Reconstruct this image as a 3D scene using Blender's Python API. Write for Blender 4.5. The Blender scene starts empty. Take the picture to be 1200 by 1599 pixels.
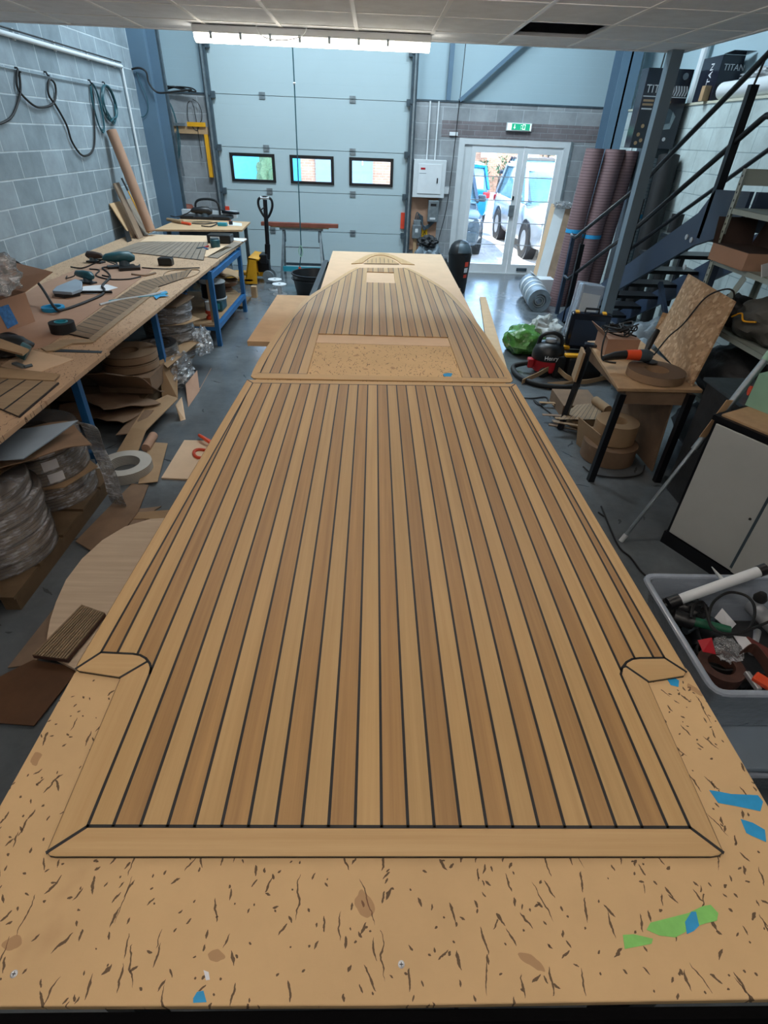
import bpy, bmesh, math, random
from mathutils import Vector, Matrix, noise
PI=math.pi
# ------------------------------------------------------------------ camera
H=2.1; FPX=825.0
Dv=Vector((-14,-587,825)).normalized(); Vv=Vector((-47,1160,825)); Vv=(Vv-Dv*Vv.dot(Dv)).normalized(); Xv=-Dv.cross(Vv)
ROT=Matrix((Xv,Dv,-Vv))            # image-camera coords (right, down, forward) -> world
sc=bpy.context.scene
cam=bpy.data.cameras.new('camera'); co=bpy.data.objects.new('camera',cam); sc.collection.objects.link(co); sc.camera=co
cam.sensor_fit='VERTICAL'; cam.sensor_height=24; cam.lens=FPX/1599*24; cam.clip_start=.02; cam.clip_end=200
B=ROT@Matrix(((1,0,0),(0,-1,0),(0,0,-1)))
co.matrix_world=Matrix.Translation((0,0,H))@B.to_4x4()
def ray(u,v): return ROT@Vector((u-600,v-799.5,FPX))
def Z(u,v,z): r=ray(u,v); t=(z-H)/r.z; return Vector((r.x*t,r.y*t,z))
def Y(u,v,y): r=ray(u,v); t=y/r.y; return Vector((r.x*t,y,H+r.z*t))
def X(u,v,x): r=ray(u,v); t=x/r.x; return Vector((x,r.y*t,H+r.z*t))
# ------------------------------------------------------------------ world, sun, exposure
w=bpy.data.worlds.new('sky'); sc.world=w; w.use_nodes=True
bg=w.node_tree.nodes['Background']
sky=w.node_tree.nodes.new('ShaderNodeTexSky'); sky.sky_type='NISHITA'; sky.sun_disc=False; sky.sun_elevation=math.radians(38); sky.sun_rotation=math.radians(150)
w.node_tree.links.new(sky.outputs[0],bg.inputs[0]); bg.inputs[1].default_value=1.9
def light(kind,name,loc,e,col,size=1,sy=None,rot=(0,0,0)):
    l=bpy.data.lights.new(name,kind); l.energy=e; l.color=col
    if kind=='AREA':
        l.shape='RECTANGLE'; l.size=size; l.size_y=sy or size
    o=bpy.data.objects.new(name,l); o.location=loc; o.rotation_euler=rot; sc.collection.objects.link(o); return o
sun=light('SUN','sun',(0,0,20),17,(1,.96,.88),rot=(math.radians(48),0,math.radians(-155))); sun.data.angle=.02
LAMPW=15
COOL=(.74,.90,1.0); WARM=(1,.90,.76)
TUBES=[(-.9,3.0),(.9,3.0),(-.9,.4),(.9,.4),(0,-1.8)]     # battens out of view under the mezzanine
light('AREA','high_bay_light',(-1.6,8.6,5.2),135,COOL,1.2,.5)
light('AREA','high_bay_light',(1.8,8.6,5.2),135,COOL,1.2,.5)
light('AREA','rooflight_daylight',(0,8.4,5.5),165,(.74,.90,1),5,2.6)
sc.view_settings.view_transform='Standard'; sc.view_settings.look='None'; sc.view_settings.exposure=0.0; sc.view_settings.gamma=1; sc.view_settings.use_curve_mapping=False
# ------------------------------------------------------------------ materials
def srgb(c):
    if isinstance(c,str): c=tuple(int(c[i:i+2],16)/255 for i in (0,2,4))
    return tuple((x/12.92 if x<=.04045 else ((x+.055)/1.055)**2.4) for x in c)+(1,)
class NT:
    def __init__(s,name):
        s.m=bpy.data.materials.new(name); s.m.use_nodes=True; s.t=s.m.node_tree; s.n=s.t.nodes; s.b=s.n['Principled BSDF']; s.co=None
    def node(s,ty,**k):
        n=s.n.new(ty)
        for a,b in k.items():
            if a.startswith('i_'): n.inputs[a[2:].replace('_',' ')].default_value=b
            elif a[0]=='n' and a[1:].isdigit(): n.inputs[int(a[1:])].default_value=b
            else: setattr(n,a,b)
        return n
    def l(s,a,b): s.t.links.new(a,b)
    def coord(s,scale=(1,1,1),rot=(0,0,0),obj=True):
        if s.co is None: s.co=s.node('ShaderNodeTexCoord')
        m=s.node('ShaderNodeMapping'); m.inputs['Scale'].default_value=scale; m.inputs['Rotation'].default_value=rot
        s.l(s.co.outputs['Object'],m.inputs['Vector']); return m.outputs[0]
    def noise(s,scale,vec=None,detail=4,rough=.6):
        n=s.node('ShaderNodeTexNoise',i_Scale=scale,i_Detail=detail,i_Roughness=rough); s.l(vec or s.coord(),n.inputs['Vector']); return n.outputs['Fac']
    def ramp(s,fac,stops):
        r=s.node('ShaderNodeValToRGB'); e=r.color_ramp.elements
        while len(e)<len(stops): e.new(.5)
        for x,(p,c) in zip(e,stops): x.position=p; x.color=c if len(c)==4 else c+(1,)
        s.l(fac,r.inputs[0]); return r.outputs[0]
    def mix(s,f,a,b,mode='MIX'):
        m=s.node('ShaderNodeMix',data_type='RGBA',blend_type=mode)
        for sock,val in ((m.inputs[0],f),(m.inputs[6],a),(m.inputs[7],b)):
            if hasattr(val,'links') or hasattr(val,'is_linked'): s.l(val,sock)
            else: sock.default_value=val
        return m.outputs[2]
    def math(s,op,a,b=0,c=0):
        m=s.node('ShaderNodeMath',operation=op)
        for i,val in enumerate((a,b,c)):
            if hasattr(val,'is_linked'): s.l(val,m.inputs[i])
            else: m.inputs[i].default_value=val
        return m.outputs[0]
    def vm(s,op,a,b=None):
        m=s.node('ShaderNodeVectorMath',operation=op)
        for i,val in enumerate((a,b)):
            if val is None: continue
            if hasattr(val,'is_linked'): s.l(val,m.inputs[i])
            else: m.inputs[i].default_value=val
        return m.outputs[0]
    def bump(s,h,st=.3,d=.01):
        b=s.node('ShaderNodeBump',i_Strength=st,i_Distance=d); s.l(h,b.inputs['Height']); s.l(b.outputs[0],s.b.inputs['Normal'])
    def col(s,c): s.l(c,s.b.inputs['Base Color']) if hasattr(c,'is_linked') else setattr(s.b.inputs['Base Color'],'default_value',c)
def M(name,c,rough=.6,metal=0,var=.12,vs=6,bump=0,bs=60,c2=None,stretch=(1,1,1),spec=None,alpha=None):
    n=NT(name); c=srgb(c); a=tuple(max(0,x*(1-var)) for x in c[:3])+(1,); b=srgb(c2) if c2 else tuple(min(1,x*(1+var)) for x in c[:3])+(1,)
    f=n.noise(vs,n.coord(stretch)); n.col(n.ramp(f,[(.35,a),(.65,b)]))
    n.b.inputs['Roughness'].default_value=rough; n.b.inputs['Metallic'].default_value=metal
    if spec is not None: n.b.inputs['Specular IOR Level'].default_value=spec
    if bump: n.bump(n.noise(bs,n.coord(stretch)),bump)
    return n.m
def emit(name,c,st):
    n=NT(name); n.b.inputs['Base Color'].default_value=srgb(c); n.b.inputs['Emission Color'].default_value=srgb(c); n.b.inputs['Emission Strength'].default_value=st; return n.m
def sheetglass(name,tint=(.93,.97,.98,1),gl=.12,rough=.02):
    n=NT(name); t=n.node('ShaderNodeBsdfTransparent'); t.inputs[0].default_value=tint; g=n.node('ShaderNodeBsdfGlossy',i_Roughness=rough)
    f=n.node('ShaderNodeFresnel',i_IOR=1.45); mx=n.node('ShaderNodeMixShader'); n.l(n.math('ADD',f.outputs[0],gl-.04),mx.inputs[0]); n.l(t.outputs[0],mx.inputs[1]); n.l(g.outputs[0],mx.inputs[2])
    n.l(mx.outputs[0],n.n['Material Output'].inputs[0]); return n.m
def film(name,tint,dens,rough=.12,wr=40,glint=.55):
    # clear wrinkled plastic: part clear, part milky gloss, highlights painted in as pale streaks
    n=NT(name); n.b.inputs['Base Color'].default_value=tint; n.b.inputs['Roughness'].default_value=rough
    h=n.noise(wr,n.coord(),5,.7); n.bump(h,.6,.02)
    t=n.node('ShaderNodeBsdfTransparent'); mx=n.node('ShaderNodeMixShader'); n.l(n.math('MULTIPLY_ADD',n.ramp(n.noise(1,n.coord((7,7,26)),5,.7),[(.48,(0,0,0,1)),(.66,(1,1,1,1))]),glint,dens-glint*.25),mx.inputs[0])
    g=n.node('ShaderNodeBsdfGlossy',i_Roughness=rough); n.l(n.b.inputs['Normal'].links[0].from_socket,g.inputs['Normal']); lw=n.node('ShaderNodeFresnel',i_IOR=1.6); n.l(n.b.inputs['Normal'].links[0].from_socket,lw.inputs['Normal'])
    m2=n.node('ShaderNodeMixShader'); n.l(n.math('MULTIPLY_ADD',lw.outputs[0],.9,.05),m2.inputs[0]); n.l(mx.outputs[0],m2.inputs[1]); n.l(g.outputs[0],m2.inputs[2])
    n.l(t.outputs[0],mx.inputs[1]); n.l(n.b.outputs[0],mx.inputs[2]); n.l(m2.outputs[0],n.n['Material Output'].inputs[0]); return n.m
def blockmat(name,c1,c2,mort,axis,bw=.45,bh=.225,ms=.012):
    n=NT(name); v=n.coord(); v.node.inputs['Location'].default_value=(0,0,0 if axis=='z' else -.06); s=n.node('ShaderNodeSeparateXYZ'); n.l(v,s.inputs[0]); cb=n.node('ShaderNodeCombineXYZ')
    n.l(s.outputs[1 if axis=='x' else 0],cb.inputs[0]); n.l(s.outputs[1 if axis=='z' else 2],cb.inputs[1])
    k=n.node('ShaderNodeTexBrick',i_Scale=1,i_Mortar_Size=ms/2,i_Mortar_Smooth=.4,i_Brick_Width=bw,i_Row_Height=bh)
    k.inputs['Color1'].default_value=srgb(c1); k.inputs['Color2'].default_value=srgb(c2); k.inputs['Mortar'].default_value=srgb(mort)
    n.l(cb.outputs[0],k.inputs['Vector']); f=n.noise(3.2,v,6,.65)
    r=n.ramp(f,[(.3,(.78,.78,.78,1)),(.7,(1.18,1.18,1.18,1))]); n.col(n.mix(1.0,k.outputs[0],r,'MULTIPLY'))
    n.b.inputs['Roughness'].default_value=.85
    hh=n.math('MULTIPLY_ADD',k.outputs['Fac'],-1.0,n.math('MULTIPLY',n.noise(90,v),.35)); n.bump(hh,.5,.006); return n.m
def flakes(n,scale,w,l,thresh,spread,seed,jit=1.0,rot=(0,0,0)):
    # short randomly turned strokes, one per voronoi cell
    v=n.coord((scale,scale,scale),rot); wob=n.node('ShaderNodeTexNoise',i_Scale=2.2,i_Detail=3); n.l(v,wob.inputs['Vector'])
    vv=n.vm('ADD',v,n.vm('MULTIPLY',n.vm('SUBTRACT',wob.outputs['Color'],(.5,.5,.5)),(.32,.32,0)))
    vv=n.vm('MULTIPLY',n.vm('ADD',vv,(seed,seed*1.7,0)),(1,1,0))
    vo=n.node('ShaderNodeTexVoronoi',voronoi_dimensions='2D',feature='F1',i_Scale=1,i_Randomness=jit); n.l(vv,vo.inputs['Vector'])
    d=n.vm('SUBTRACT',vv,vo.outputs['Position']); cs=n.node('ShaderNodeSeparateColor'); n.l(vo.outputs['Color'],cs.inputs[0])
    rt=n.node('ShaderNodeVectorRotate',rotation_type='Z_AXIS'); n.l(d,rt.inputs['Vector']); n.l(n.math('MULTIPLY_ADD',cs.outputs[0],spread,-spread/2),rt.inputs['Angle'])
    sp=n.node('ShaderNodeSeparateXYZ'); n.l(rt.outputs[0],sp.inputs[0])
    ll=n.math('MULTIPLY_ADD',cs.outputs[1],l,l*.3)
    a=n.math('DIVIDE',sp.outputs[0],n.math('MULTIPLY_ADD',cs.outputs[2],w,w*.4)); b=n.math('DIVIDE',sp.outputs[1],ll)
    r=n.math('ADD',n.math('POWER',n.math('ABSOLUTE',a),1.5),n.math('POWER',n.math('ABSOLUTE',b),1.5))
    inside=n.math('LESS_THAN',r,1.0); pres=n.math('GREATER_THAN',cs.outputs[2],thresh)
    return n.math('MULTIPLY',inside,pres),vo.outputs['Color']
def scuffed(name,base):
    n=NT(name); c=srgb(base); b=n.ramp(n.noise(2.5,n.coord(),6,.65),[(.3,tuple(x*.88 for x in c[:3])+(1,)),(.7,tuple(min(1,x*1.07) for x in c[:3])+(1,))])
    b=n.mix(n.math('MULTIPLY',n.ramp(n.noise(1.6,n.coord((1,1,1)),5,.7),[(.62,(0,0,0,1)),(.74,(1,1,1,1))]),.35),b,srgb('8a5f3c'))
    for sc_,w_,l_,th,sp,sd in ((22,.04,.34,.50,1.5,3.1),(34,.055,.30,.72,2.0,11.3),(13,.018,.42,.5,1.1,7.7),(50,.07,.22,.80,3.1,41.3)):
        m,_=flakes(n,sc_,w_,l_,th,sp,sd); b=n.mix(n.math('MULTIPLY',m,.86),b,srgb('3a2615'))
    m,_=flakes(n,6,.09,.10,.66,3.0,23.3); b=n.mix(n.math('MULTIPLY',m,.5),b,srgb('84583a'))
    n.col(b); n.b.inputs['Roughness'].default_value=.72; n.bump(n.noise(150),.08,.002); return n.m
def wood(name,c1,c2,rough=.55,st=(60,1.2,60),isl=.25,streak=.6):
    n=NT(name); v=n.coord(st); g=n.noise(1,v,6,.65); b=n.ramp(g,[(.3,srgb(c1)),(.7,srgb(c2))])
    geo=n.node('ShaderNodeNewGeometry'); hs=n.node('ShaderNodeHueSaturation'); n.l(n.math('MULTIPLY_ADD',geo.outputs['Random Per Island'],isl,1-isl/2),hs.inputs['Value']); n.l(b,hs.inputs['Color'])
    lo=n.noise(1,n.coord((st[0]*.12,st[1]*1.1,st[2]*.12)),3,.5); b2=n.mix(n.math('MULTIPLY',n.ramp(lo,[(.4,(0,0,0,1)),(.7,(1,1,1,1))]),streak*.5),hs.outputs[0],srgb(c1)); n.col(b2)
    n.b.inputs['Roughness'].default_value=rough; n.bump(g,.06,.002); return n.m
def osbmat():
    n=NT('osb'); b=srgb('a3825f')
    for sc_,w_,l_,sp,sd,cc in ((17,.3,.55,6.2,1,'bd9a76'),(22,.3,.5,6.2,9,'8f6f50'),(18,.25,.5,6.2,17,'c8aa88'),(28,.3,.5,6.2,29,'a58463')):
        m,_=flakes(n,sc_,w_,l_,.25,sp,sd,rot=(0,PI/2,0)); b=n.mix(n.math('MULTIPLY',m,.75),b,srgb(cc))
    n.col(b); n.b.inputs['Roughness'].default_value=.75; return n.m
def floormat():
    n=NT('painted_concrete'); f=n.noise(1.1,n.coord(),8,.7); b=n.ramp(f,[(.3,srgb('51575c')),(.55,srgb('666d72')),(.75,srgb('7b8287'))])
    st=n.ramp(n.noise(3.5,n.coord((1,1,1)),8,.75),[(.50,(0,0,0,1)),(.80,(1,1,1,1))]); b=n.mix(n.math('MULTIPLY',st,.3),b,srgb('453c36'))
    m,_=flakes(n,5,.03,.3,.72,3.1,4); b=n.mix(n.math('MULTIPLY',m,.6),b,srgb('22262a')); n.col(b)
    rr=n.node('ShaderNodeMapRange'); n.l(n.noise(2.5,n.coord(),6,.7),rr.inputs[0]); rr.inputs[3].default_value=.10; rr.inputs[4].default_value=.30; n.l(rr.outputs[0],n.b.inputs['Roughness'])
    n.b.inputs['Specular IOR Level'].default_value=.75; n.bump(n.noise(30,n.coord(),6,.7),.08,.004); return n.m
def stripes(name,c1,c2,axis,per,duty=.15,rough=.7):
    n=NT(name); s=n.node('ShaderNodeSeparateXYZ'); n.l(n.coord(),s.inputs[0]); f=n.math('FRACT',n.math('DIVIDE',s.outputs[axis],per)); f=n.math('LESS_THAN',f,duty)
    n.col(n.mix(f,n.ramp(n.noise(8),[(.3,tuple(x*.9 for x in srgb(c1)[:3])+(1,)),(.7,srgb(c1))]),srgb(c2))); n.b.inputs['Roughness'].default_value=rough; return n.m
mt={}
mt['table']=scuffed('scuffed_board','cdab7c')
mt['edge']=M('board_edge','a9824f',.8,var=.15,vs=40)
mt['mdf']=M('clean_mdf','d3b595',.75,var=.04,vs=5)
mt['mdf2']=M('bare_mdf','c2a07a',.8,var=.06,vs=8)
mt['bench']=scuffed('bench_board','b9997a')
mt['teakL']=wood('teak_light','ae8c5c','c09e6c',.5,isl=.12)
mt['teakD']=wood('teak_dark','957147','b08a59',.5,isl=.14)
mt['margin']=wood('teak_margin','b59261','c4a374',.55,isl=.08,streak=.35)
mt['marginx']=wood('teak_margin_cross','b59261','c4a374',.55,st=(1.2,60,60),isl=.08,streak=.3)
mt['caulk']=M('black_caulk','1d1d1f',.5,var=.1)
mt['oldteak']=wood('weathered_teak','6d5640','8a7154',.7,st=(4,40,40),isl=.3)
mt['oldteak2']=wood('weathered_teak_pale','8b755c','a38b6d',.7,st=(5,40,40),isl=.3)
mt['greyteak']=wood('grey_teak','7a6c5e','958777',.7,st=(2,30,30),isl=.2)
mt['ply']=wood('pale_ply','c8b094','dcc8ae',.6,st=(1.5,26,26),isl=.03,streak=.5)
mt['card']=M('cardboard','a08464',.85,var=.08,vs=5)
mt['cardd']=M('brown_cardboard','7d6550',.85,var=.12,vs=5)
mt['cardp']=M('pink_cardboard','a5816a',.85,var=.05,vs=4)
mt['hard']=M('hardboard','5c3f2a',.6,var=.15,vs=6)
mt['pallet']=wood('pallet_wood','57452f','705a42',.85,st=(6,6,6),isl=.3)
mt['pine']=M('pine','b0906c',.6,var=.1,vs=10)
mt['floor']=floormat()
mt['wallL']=blockmat('grey_block_left','7b8991','919ea6','b3bec4','x',ms=.016)
mt['wallB']=blockmat('grey_block_back','858a8e','989da1','a9b0b5','y',ms=.014)
mt['wallR']=blockmat('painted_block_right','b5c2c2','bcc9c8','97a6a9','x',ms=.012)
mt['brickband']=blockmat('brick_band','716a6c','7a7376','85868a','y',.225,.075)
def claddingmat(name,c,per=.33,d=.04):
    n=NT(name); s=n.node('ShaderNodeSeparateXYZ'); n.l(n.coord(),s.inputs[0]); n.col(n.ramp(n.noise(.7),[(.3,tuple(x*.95 for x in srgb(c)[:3])+(1,)),(.7,srgb(c))])); n.b.inputs['Roughness'].default_value=.45
    f=n.math('LESS_THAN',n.math('FRACT',n.math('DIVIDE',s.outputs[2],per)),d); n.bump(n.math('MULTIPLY',f,-1),.35,.004); return n.m
mt['clad']=claddingmat('cladding','a3b9c2',.12,.2)
mt['door']=claddingmat('door_panel','b2c4c9',.1525,.05)
mt['steel']=M('painted_steel','5b7488',.5,var=.05,vs=2)
mt['steelg']=M('grey_post_paint','6d7f8c',.5,var=.05,vs=2)
mt['galv']=M('galvanised','8b969c',.4,.6,var=.15,vs=14)
mt['galvd']=M('dark_track','4d5b64',.45,.4,var=.15,vs=10)
mt['white']=M('white_plastic','d8dde0',.4,var=.03)
mt['offwhite']=M('off_white_metal','ccd2d5',.4,var=.03)
mt['cab']=M('cabinet_grey','b5b8b5',.5,var=.05,vs=2)
mt['tile']=M('ceiling_tile','d8dde2',.9,var=.05,vs=8,bump=.3,bs=120)
mt['tbar']=M('ceiling_bar','e0e2e2',.5,var=.02)
mt['black']=M('black_plastic','17181a',.4,var=.2,vs=8)
mt['rubber']=M('black_rubber','131315',.65,var=.2,vs=12)
mt['blackm']=M('black_steel','15171c',.4,.3,var=.2,vs=6)
mt['navy']=M('stair_paint','2b3a50',.45,var=.08,vs=2)
mt['blue']=M('blue_frame_paint','1f5f96',.45,var=.15,vs=6)
mt['teal']=M('teal_plastic','2a8fa3',.4,var=.1)
mt['tealdk']=M('dark_teal_tool','20505a',.4,var=.15,vs=20)
mt['tape']=M('blue_tape','2093c9',.6,var=.06,vs=30)
mt['gtape']=M('green_tape','7fc564',.6,var=.08,vs=30)
mt['yellow']=M('yellow_paint','e0a11e',.4,var=.06)
mt['orange']=M('orange_plastic','e2502a',.4,var=.06)
mt['cable_o']=M('orange_cable','c8431f',.5,var=.06)
mt['red']=M('red_plastic','b0202a',.35,var=.06)
mt['green']=M('green_bag','4a7f38',.22,var=.25,vs=14,bump=.8,bs=18)
mt['sack']=M('grey_sack','a9adab',.5,var=.2,vs=7,bump=.8,bs=14)
mt['sackb']=M('blue_grey_sack','7e8c96',.45,var=.3,vs=6,bump=.9,bs=10)
mt['film']=film('clear_film',(.85,.88,.92,1),.30,.10,16)
mt['wrap']=film('stretch_wrap',(.78,.78,.80,1),.24,.14,13)
mt['tubp']=film('clear_tub_plastic',(.66,.75,.88,1),.50,.22,2,.08)
mt['glass']=sheetglass('door_glass'); mt['carglass']=M('car_glass','5d8595',.08,var=.1,spec=.9)
mt['coil']=stripes('coiled_strip','85786a','5a5047',2,.021,.2)
mt['coilb']=stripes('brown_coiled_strip','94795f','5f4a38',2,.06,.08)
mt['coiltop']=M('coil_face','86705c',.7,var=.2,vs=3)
mt['uroll']=stripes('ribbed_underlay','84696b','4b383d',2,.036,.16)
mt['urollw']=stripes('ribbed_underlay_grey','94a4ae','4c5a66',2,.04,.12)
mt['greycoil']=stripes('grey_coil','b5b2aa','77756e',2,.012,.3)
mt['osb']=osbmat()
mt['ledge']=M('cream_ledge','c8c6b4',.5,var=.06)
mt['rack']=M('rack_grey_green','98a39c',.45,var=.06)
mt['darkbag']=M('dark_bag','26282b',.6,var=.3,vs=7,bump=.6,bs=9)
mt['olive']=M('olive_bag','4b4944',.6,var=.2,vs=7,bump=.6,bs=9)
mt['terracotta']=M('terracotta_wood','7b4130',.7,var=.15)
mt['paper']=M('paper','d8dade',.7,var=.03)
mt['bluepaper']=M('blue_label','3a78b8',.5,var=.25,vs=40)
mt['screen']=M('dark_glass','202430',.15,var=.1)
mt['signg']=emit('exit_green','1fa57c',.55); mt['signw']=emit('exit_white','e8fff4',.9)
mt['lamp']=emit('lamp_diffuser','fff6e6',14)
mt['lampc']=emit('warm_lamp_diffuser','fff3e8',LAMPW)
mt['blueboard']=M('blue_grey_board','8b9aa8',.7,var=.08,vs=3)
mt['crimson']=M('paint_red','d8452c',.5,var=.05)
mt['warn']=M('warning_yellow','e8b60e',.5,var=.04)
mt['mint']=M('mint_plastic','8fb9a2',.45,var=.06)
mt['greengrip']=M('green_grip','1c5b42',.45,var=.1)
mt['alu']=M('brushed_aluminium','b9bcbf',.35,.5,var=.06)
mt['sand']=M('abrasive_brown','4b2f26',.7,var=.2,vs=20)
mt['brownbox']=M('dark_brown_box','3b2d28',.7,var=.2)
mt['redbrown']=M('red_brown_board','6b2c25',.7,var=.15)
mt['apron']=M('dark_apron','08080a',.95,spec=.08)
mt['foil']=film('bubble_wrap',(.88,.9,.92,1),.8,.2,28)
mt['paving']=blockmat('block_paving','d9d2cc','c9c1ba','a8a29c','z',.2,.1,.01)
# ------------------------------------------------------------------ mesh helpers
class MB:
    def __init__(s): s.bm=bmesh.new()
    def f(s,pts):
        try: return s.bm.faces.new([s.bm.verts.new(p) for p in pts])
        except ValueError: return None
    def hull8(s,a,b):
        va=[s.bm.verts.new(p) for p in a]; vb=[s.bm.verts.new(p) for p in b]; n=len(a)
        s.bm.faces.new(va[::-1]); s.bm.faces.new(vb)
        for i in range(n): s.bm.faces.new([va[i],va[(i+1)%n],vb[(i+1)%n],vb[i]])
        return s
    def bx(s,x0,x1,y0,y1,z0,z1,m=None):
        a=[Vector(p) for p in ((x0,y0,z0),(x1,y0,z0),(x1,y1,z0),(x0,y1,z0))]; b=[p+Vector((0,0,z1-z0)) for p in a]
        if m: a=[m@p for p in a]; b=[m@p for p in b]
        return s.hull8(a,b)
    def box(s,c,d,r=(0,0,0)):
        m=Matrix.Translation(c)@(Matrix.Rotation(r[2],4,'Z')@Matrix.Rotation(r[1],4,'Y')@Matrix.Rotation(r[0],4,'X'))
        return s.bx(-d[0]/2,d[0]/2,-d[1]/2,d[1]/2,-d[2]/2,d[2]/2,m)
    def prism(s,pts,z0,z1):
        pts=[(p[0],p[1]) for p in pts]
        ar=sum(pts[i][0]*pts[(i+1)%len(pts)][1]-pts[(i+1)%len(pts)][0]*pts[i][1] for i in range(len(pts)))
        if ar<0: pts=pts[::-1]
        return s.hull8([Vector((x,y,z0)) for x,y in pts],[Vector((x,y,z1)) for x,y in pts])
    def slab(s,pts,th):           # 3-D polygon given a thickness behind it
        pts=[Vector(p) for p in pts]; n=Vector((0,0,0))
        for i in range(len(pts)): n+=pts[i].cross(pts[(i+1)%len(pts)])
        n.normalize(); return s.hull8([p-n*th for p in pts],pts)
    def tube(s,pts,r,n=8,closed=False,cap=True,flat=1):
        pts=[Vector(p) for p in pts]; rs=r if isinstance(r,(list,tuple)) else [r]*len(pts); N=len(pts); rings=[]; up=None
        for i,p in enumerate(pts):
            if closed: t=pts[(i+1)%N]-pts[i-1]
            else: t=pts[min(i+1,N-1)]-pts[max(i-1,0)]
            if t.length<1e-9: t=Vector((0,0,1))
            t.normalize()
            if up is None: up=Vector((0,0,1)) if abs(t.z)<.9 else Vector((1,0,0))
            a=t.cross(up)
            if a.length<1e-4: a=t.cross(Vector((1,0,0)))
            a.normalize(); b=a.cross(t); up=b
            rings.append([s.bm.verts.new(p+a*math.cos(k*2*PI/n)*rs[i]+b*math.sin(k*2*PI/n)*rs[i]*flat) for k in range(n)])
        for i in range(N if closed else N-1):
            A,Bq=rings[i],rings[(i+1)%N]
            for k in range(n): s.bm.faces.new([A[k],A[(k+1)%n],Bq[(k+1)%n],Bq[k]])
        if cap and not closed: s.bm.faces.new(rings[0][::-1]); s.bm.faces.new(rings[-1])
        return s
    def bar(s,p,q,wd,th=None):    # square bar between two points
        p=Vector(p); q=Vector(q); t=(q-p).normalized(); up=Vector((0,0,1)) if abs(t.z)<.95 else Vector((0,1,0))
        a=t.cross(up).normalized()*wd/2; b=a.cross(t).normalized()*(th or wd)/2
        return s.hull8([p-a-b,p+a-b,p+a+b,p-a+b],[q-a-b,q+a-b,q+a+b,q-a+b])
    def lathe(s,prof,c=(0,0,0),n=28,m=None,seg=1.0,sx=1,sy=1):
        c=Vector(c); rings=[]
        for r,z in prof:
            ring=[]
            for k in range(n):
                a=k*2*PI/n; p=Vector((r*math.cos(a)*sx,r*math.sin(a)*sy,z))
                ring.append(s.bm.verts.new((m@p) if m else c+p))
            rings.append(ring)
        for A,Bq in zip(rings,rings[1:]):
            for k in range(n): s.bm.faces.new([A[k],A[(k+1)%n],Bq[(k+1)%n],Bq[k]])
        if prof[0][0]>1e-6: s.bm.faces.new(rings[0][::-1])
        if prof[-1][0]>1e-6: s.bm.faces.new(rings[-1])
        return s
    def ring(s,c,ri,ro,z0,z1,n=40,m=None):   # hollow cylinder
        R_=[]
        for r,z in ((ro,z0),(ro,z1),(ri,z1),(ri,z0)):
            R_.append([s.bm.verts.new((m@Vector((r*math.cos(k*2*PI/n),r*math.sin(k*2*PI/n),z))) if m else Vector(c)+Vector((r*math.cos(k*2*PI/n),r*math.sin(k*2*PI/n),z))) for k in range(n)])
        for i in range(4):
            A,Bq=R_[i],R_[(i+1)%4]
            for k in range(n): s.bm.faces.new([A[k],A[(k+1)%n],Bq[(k+1)%n],Bq[k]])
        return s
    def blob(s,c,d,amp=.15,fr=2.0,seed=0,sub=4,flatb=True,m=None):
        t=bmesh.new(); bmesh.ops.create_icosphere(t,subdivisions=sub,radius=1); mp={}
        for v in t.verts:
            p=v.co.copy(); k=1+amp*(noise.noise(p*fr+Vector((seed,seed,0)))*1.4+.5*noise.noise(p*fr*2.7+Vector((0,seed,3)))); p*=k
            q=Vector((p.x*d[0]/2,p.y*d[1]/2,p.z*d[2]/2))
            if flatb: q.z=max(q.z,-d[2]/2*.8)
            if m: q=m@q
            mp[v]=s.bm.verts.new(q+Vector(c)+(Vector((0,0,d[2]/2*.8)) if flatb else Vector((0,0,0))))
        for f_ in t.faces: s.bm.faces.new([mp[v] for v in f_.verts])
        t.free(); return s
    def sheet(s,c,lx,ly,bend,th=.005,rz=0,seed=0,amp=0,nx=14,ny=6,tilt=(0,0)):   # thin sheet with a bend profile bend(u,v)->dz
        g=[];R=Matrix.Translation(c)@Matrix.Rotation(rz,4,'Z')@Matrix.Rotation(tilt[0],4,'X')@Matrix.Rotation(tilt[1],4,'Y')
        for lay in (0,1):
            g.append([[s.bm.verts.new(R@Vector(((i/nx-.5)*lx,(j/ny-.5)*ly,bend(i/nx,j/ny)+amp*noise.noise(Vector((i/nx*3+seed,j/ny*3,seed)))+lay*th))) for j in range(ny+1)] for i in range(nx+1)])
        a,b=g
        for i in range(nx):
            for j in range(ny):
                s.bm.faces.new([a[i][j],a[i][j+1],a[i+1][j+1],a[i+1][j]]); s.bm.faces.new([b[i][j],b[i+1][j],b[i+1][j+1],b[i][j+1]])
        for i in range(nx):
            s.bm.faces.new([a[i][0],a[i+1][0],b[i+1][0],b[i][0]]); s.bm.faces.new([a[i][ny],b[i][ny],b[i+1][ny],a[i+1][ny]])
        for j in range(ny):
            s.bm.faces.new([a[0][j],b[0][j],b[0][j+1],a[0][j+1]]); s.bm.faces.new([a[nx][j],a[nx][j+1],b[nx][j+1],b[nx][j]])
        return s
    def build(s,name,mat,par=None,smooth=False,bev=0,kind=None,label=None):
        bmesh.ops.recalc_face_normals(s.bm,faces=s.bm.faces)
        me=bpy.data.meshes.new(name); inv=None
        if par is not None:
            W=Matrix.Identity(4); q=par
            while q: W=q.matrix_basis@W; q=q.parent
            inv=W.inverted()
        else:
            if kind!='structure' and len(s.bm.verts):
                xs=[v.co for v in s.bm.verts]; b0=Vector(((min(p.x for p in xs)+max(p.x for p in xs))/2,(min(p.y for p in xs)+max(p.y for p in xs))/2,min(p.z for p in xs)))
                inv=Matrix.Translation(-b0)
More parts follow.
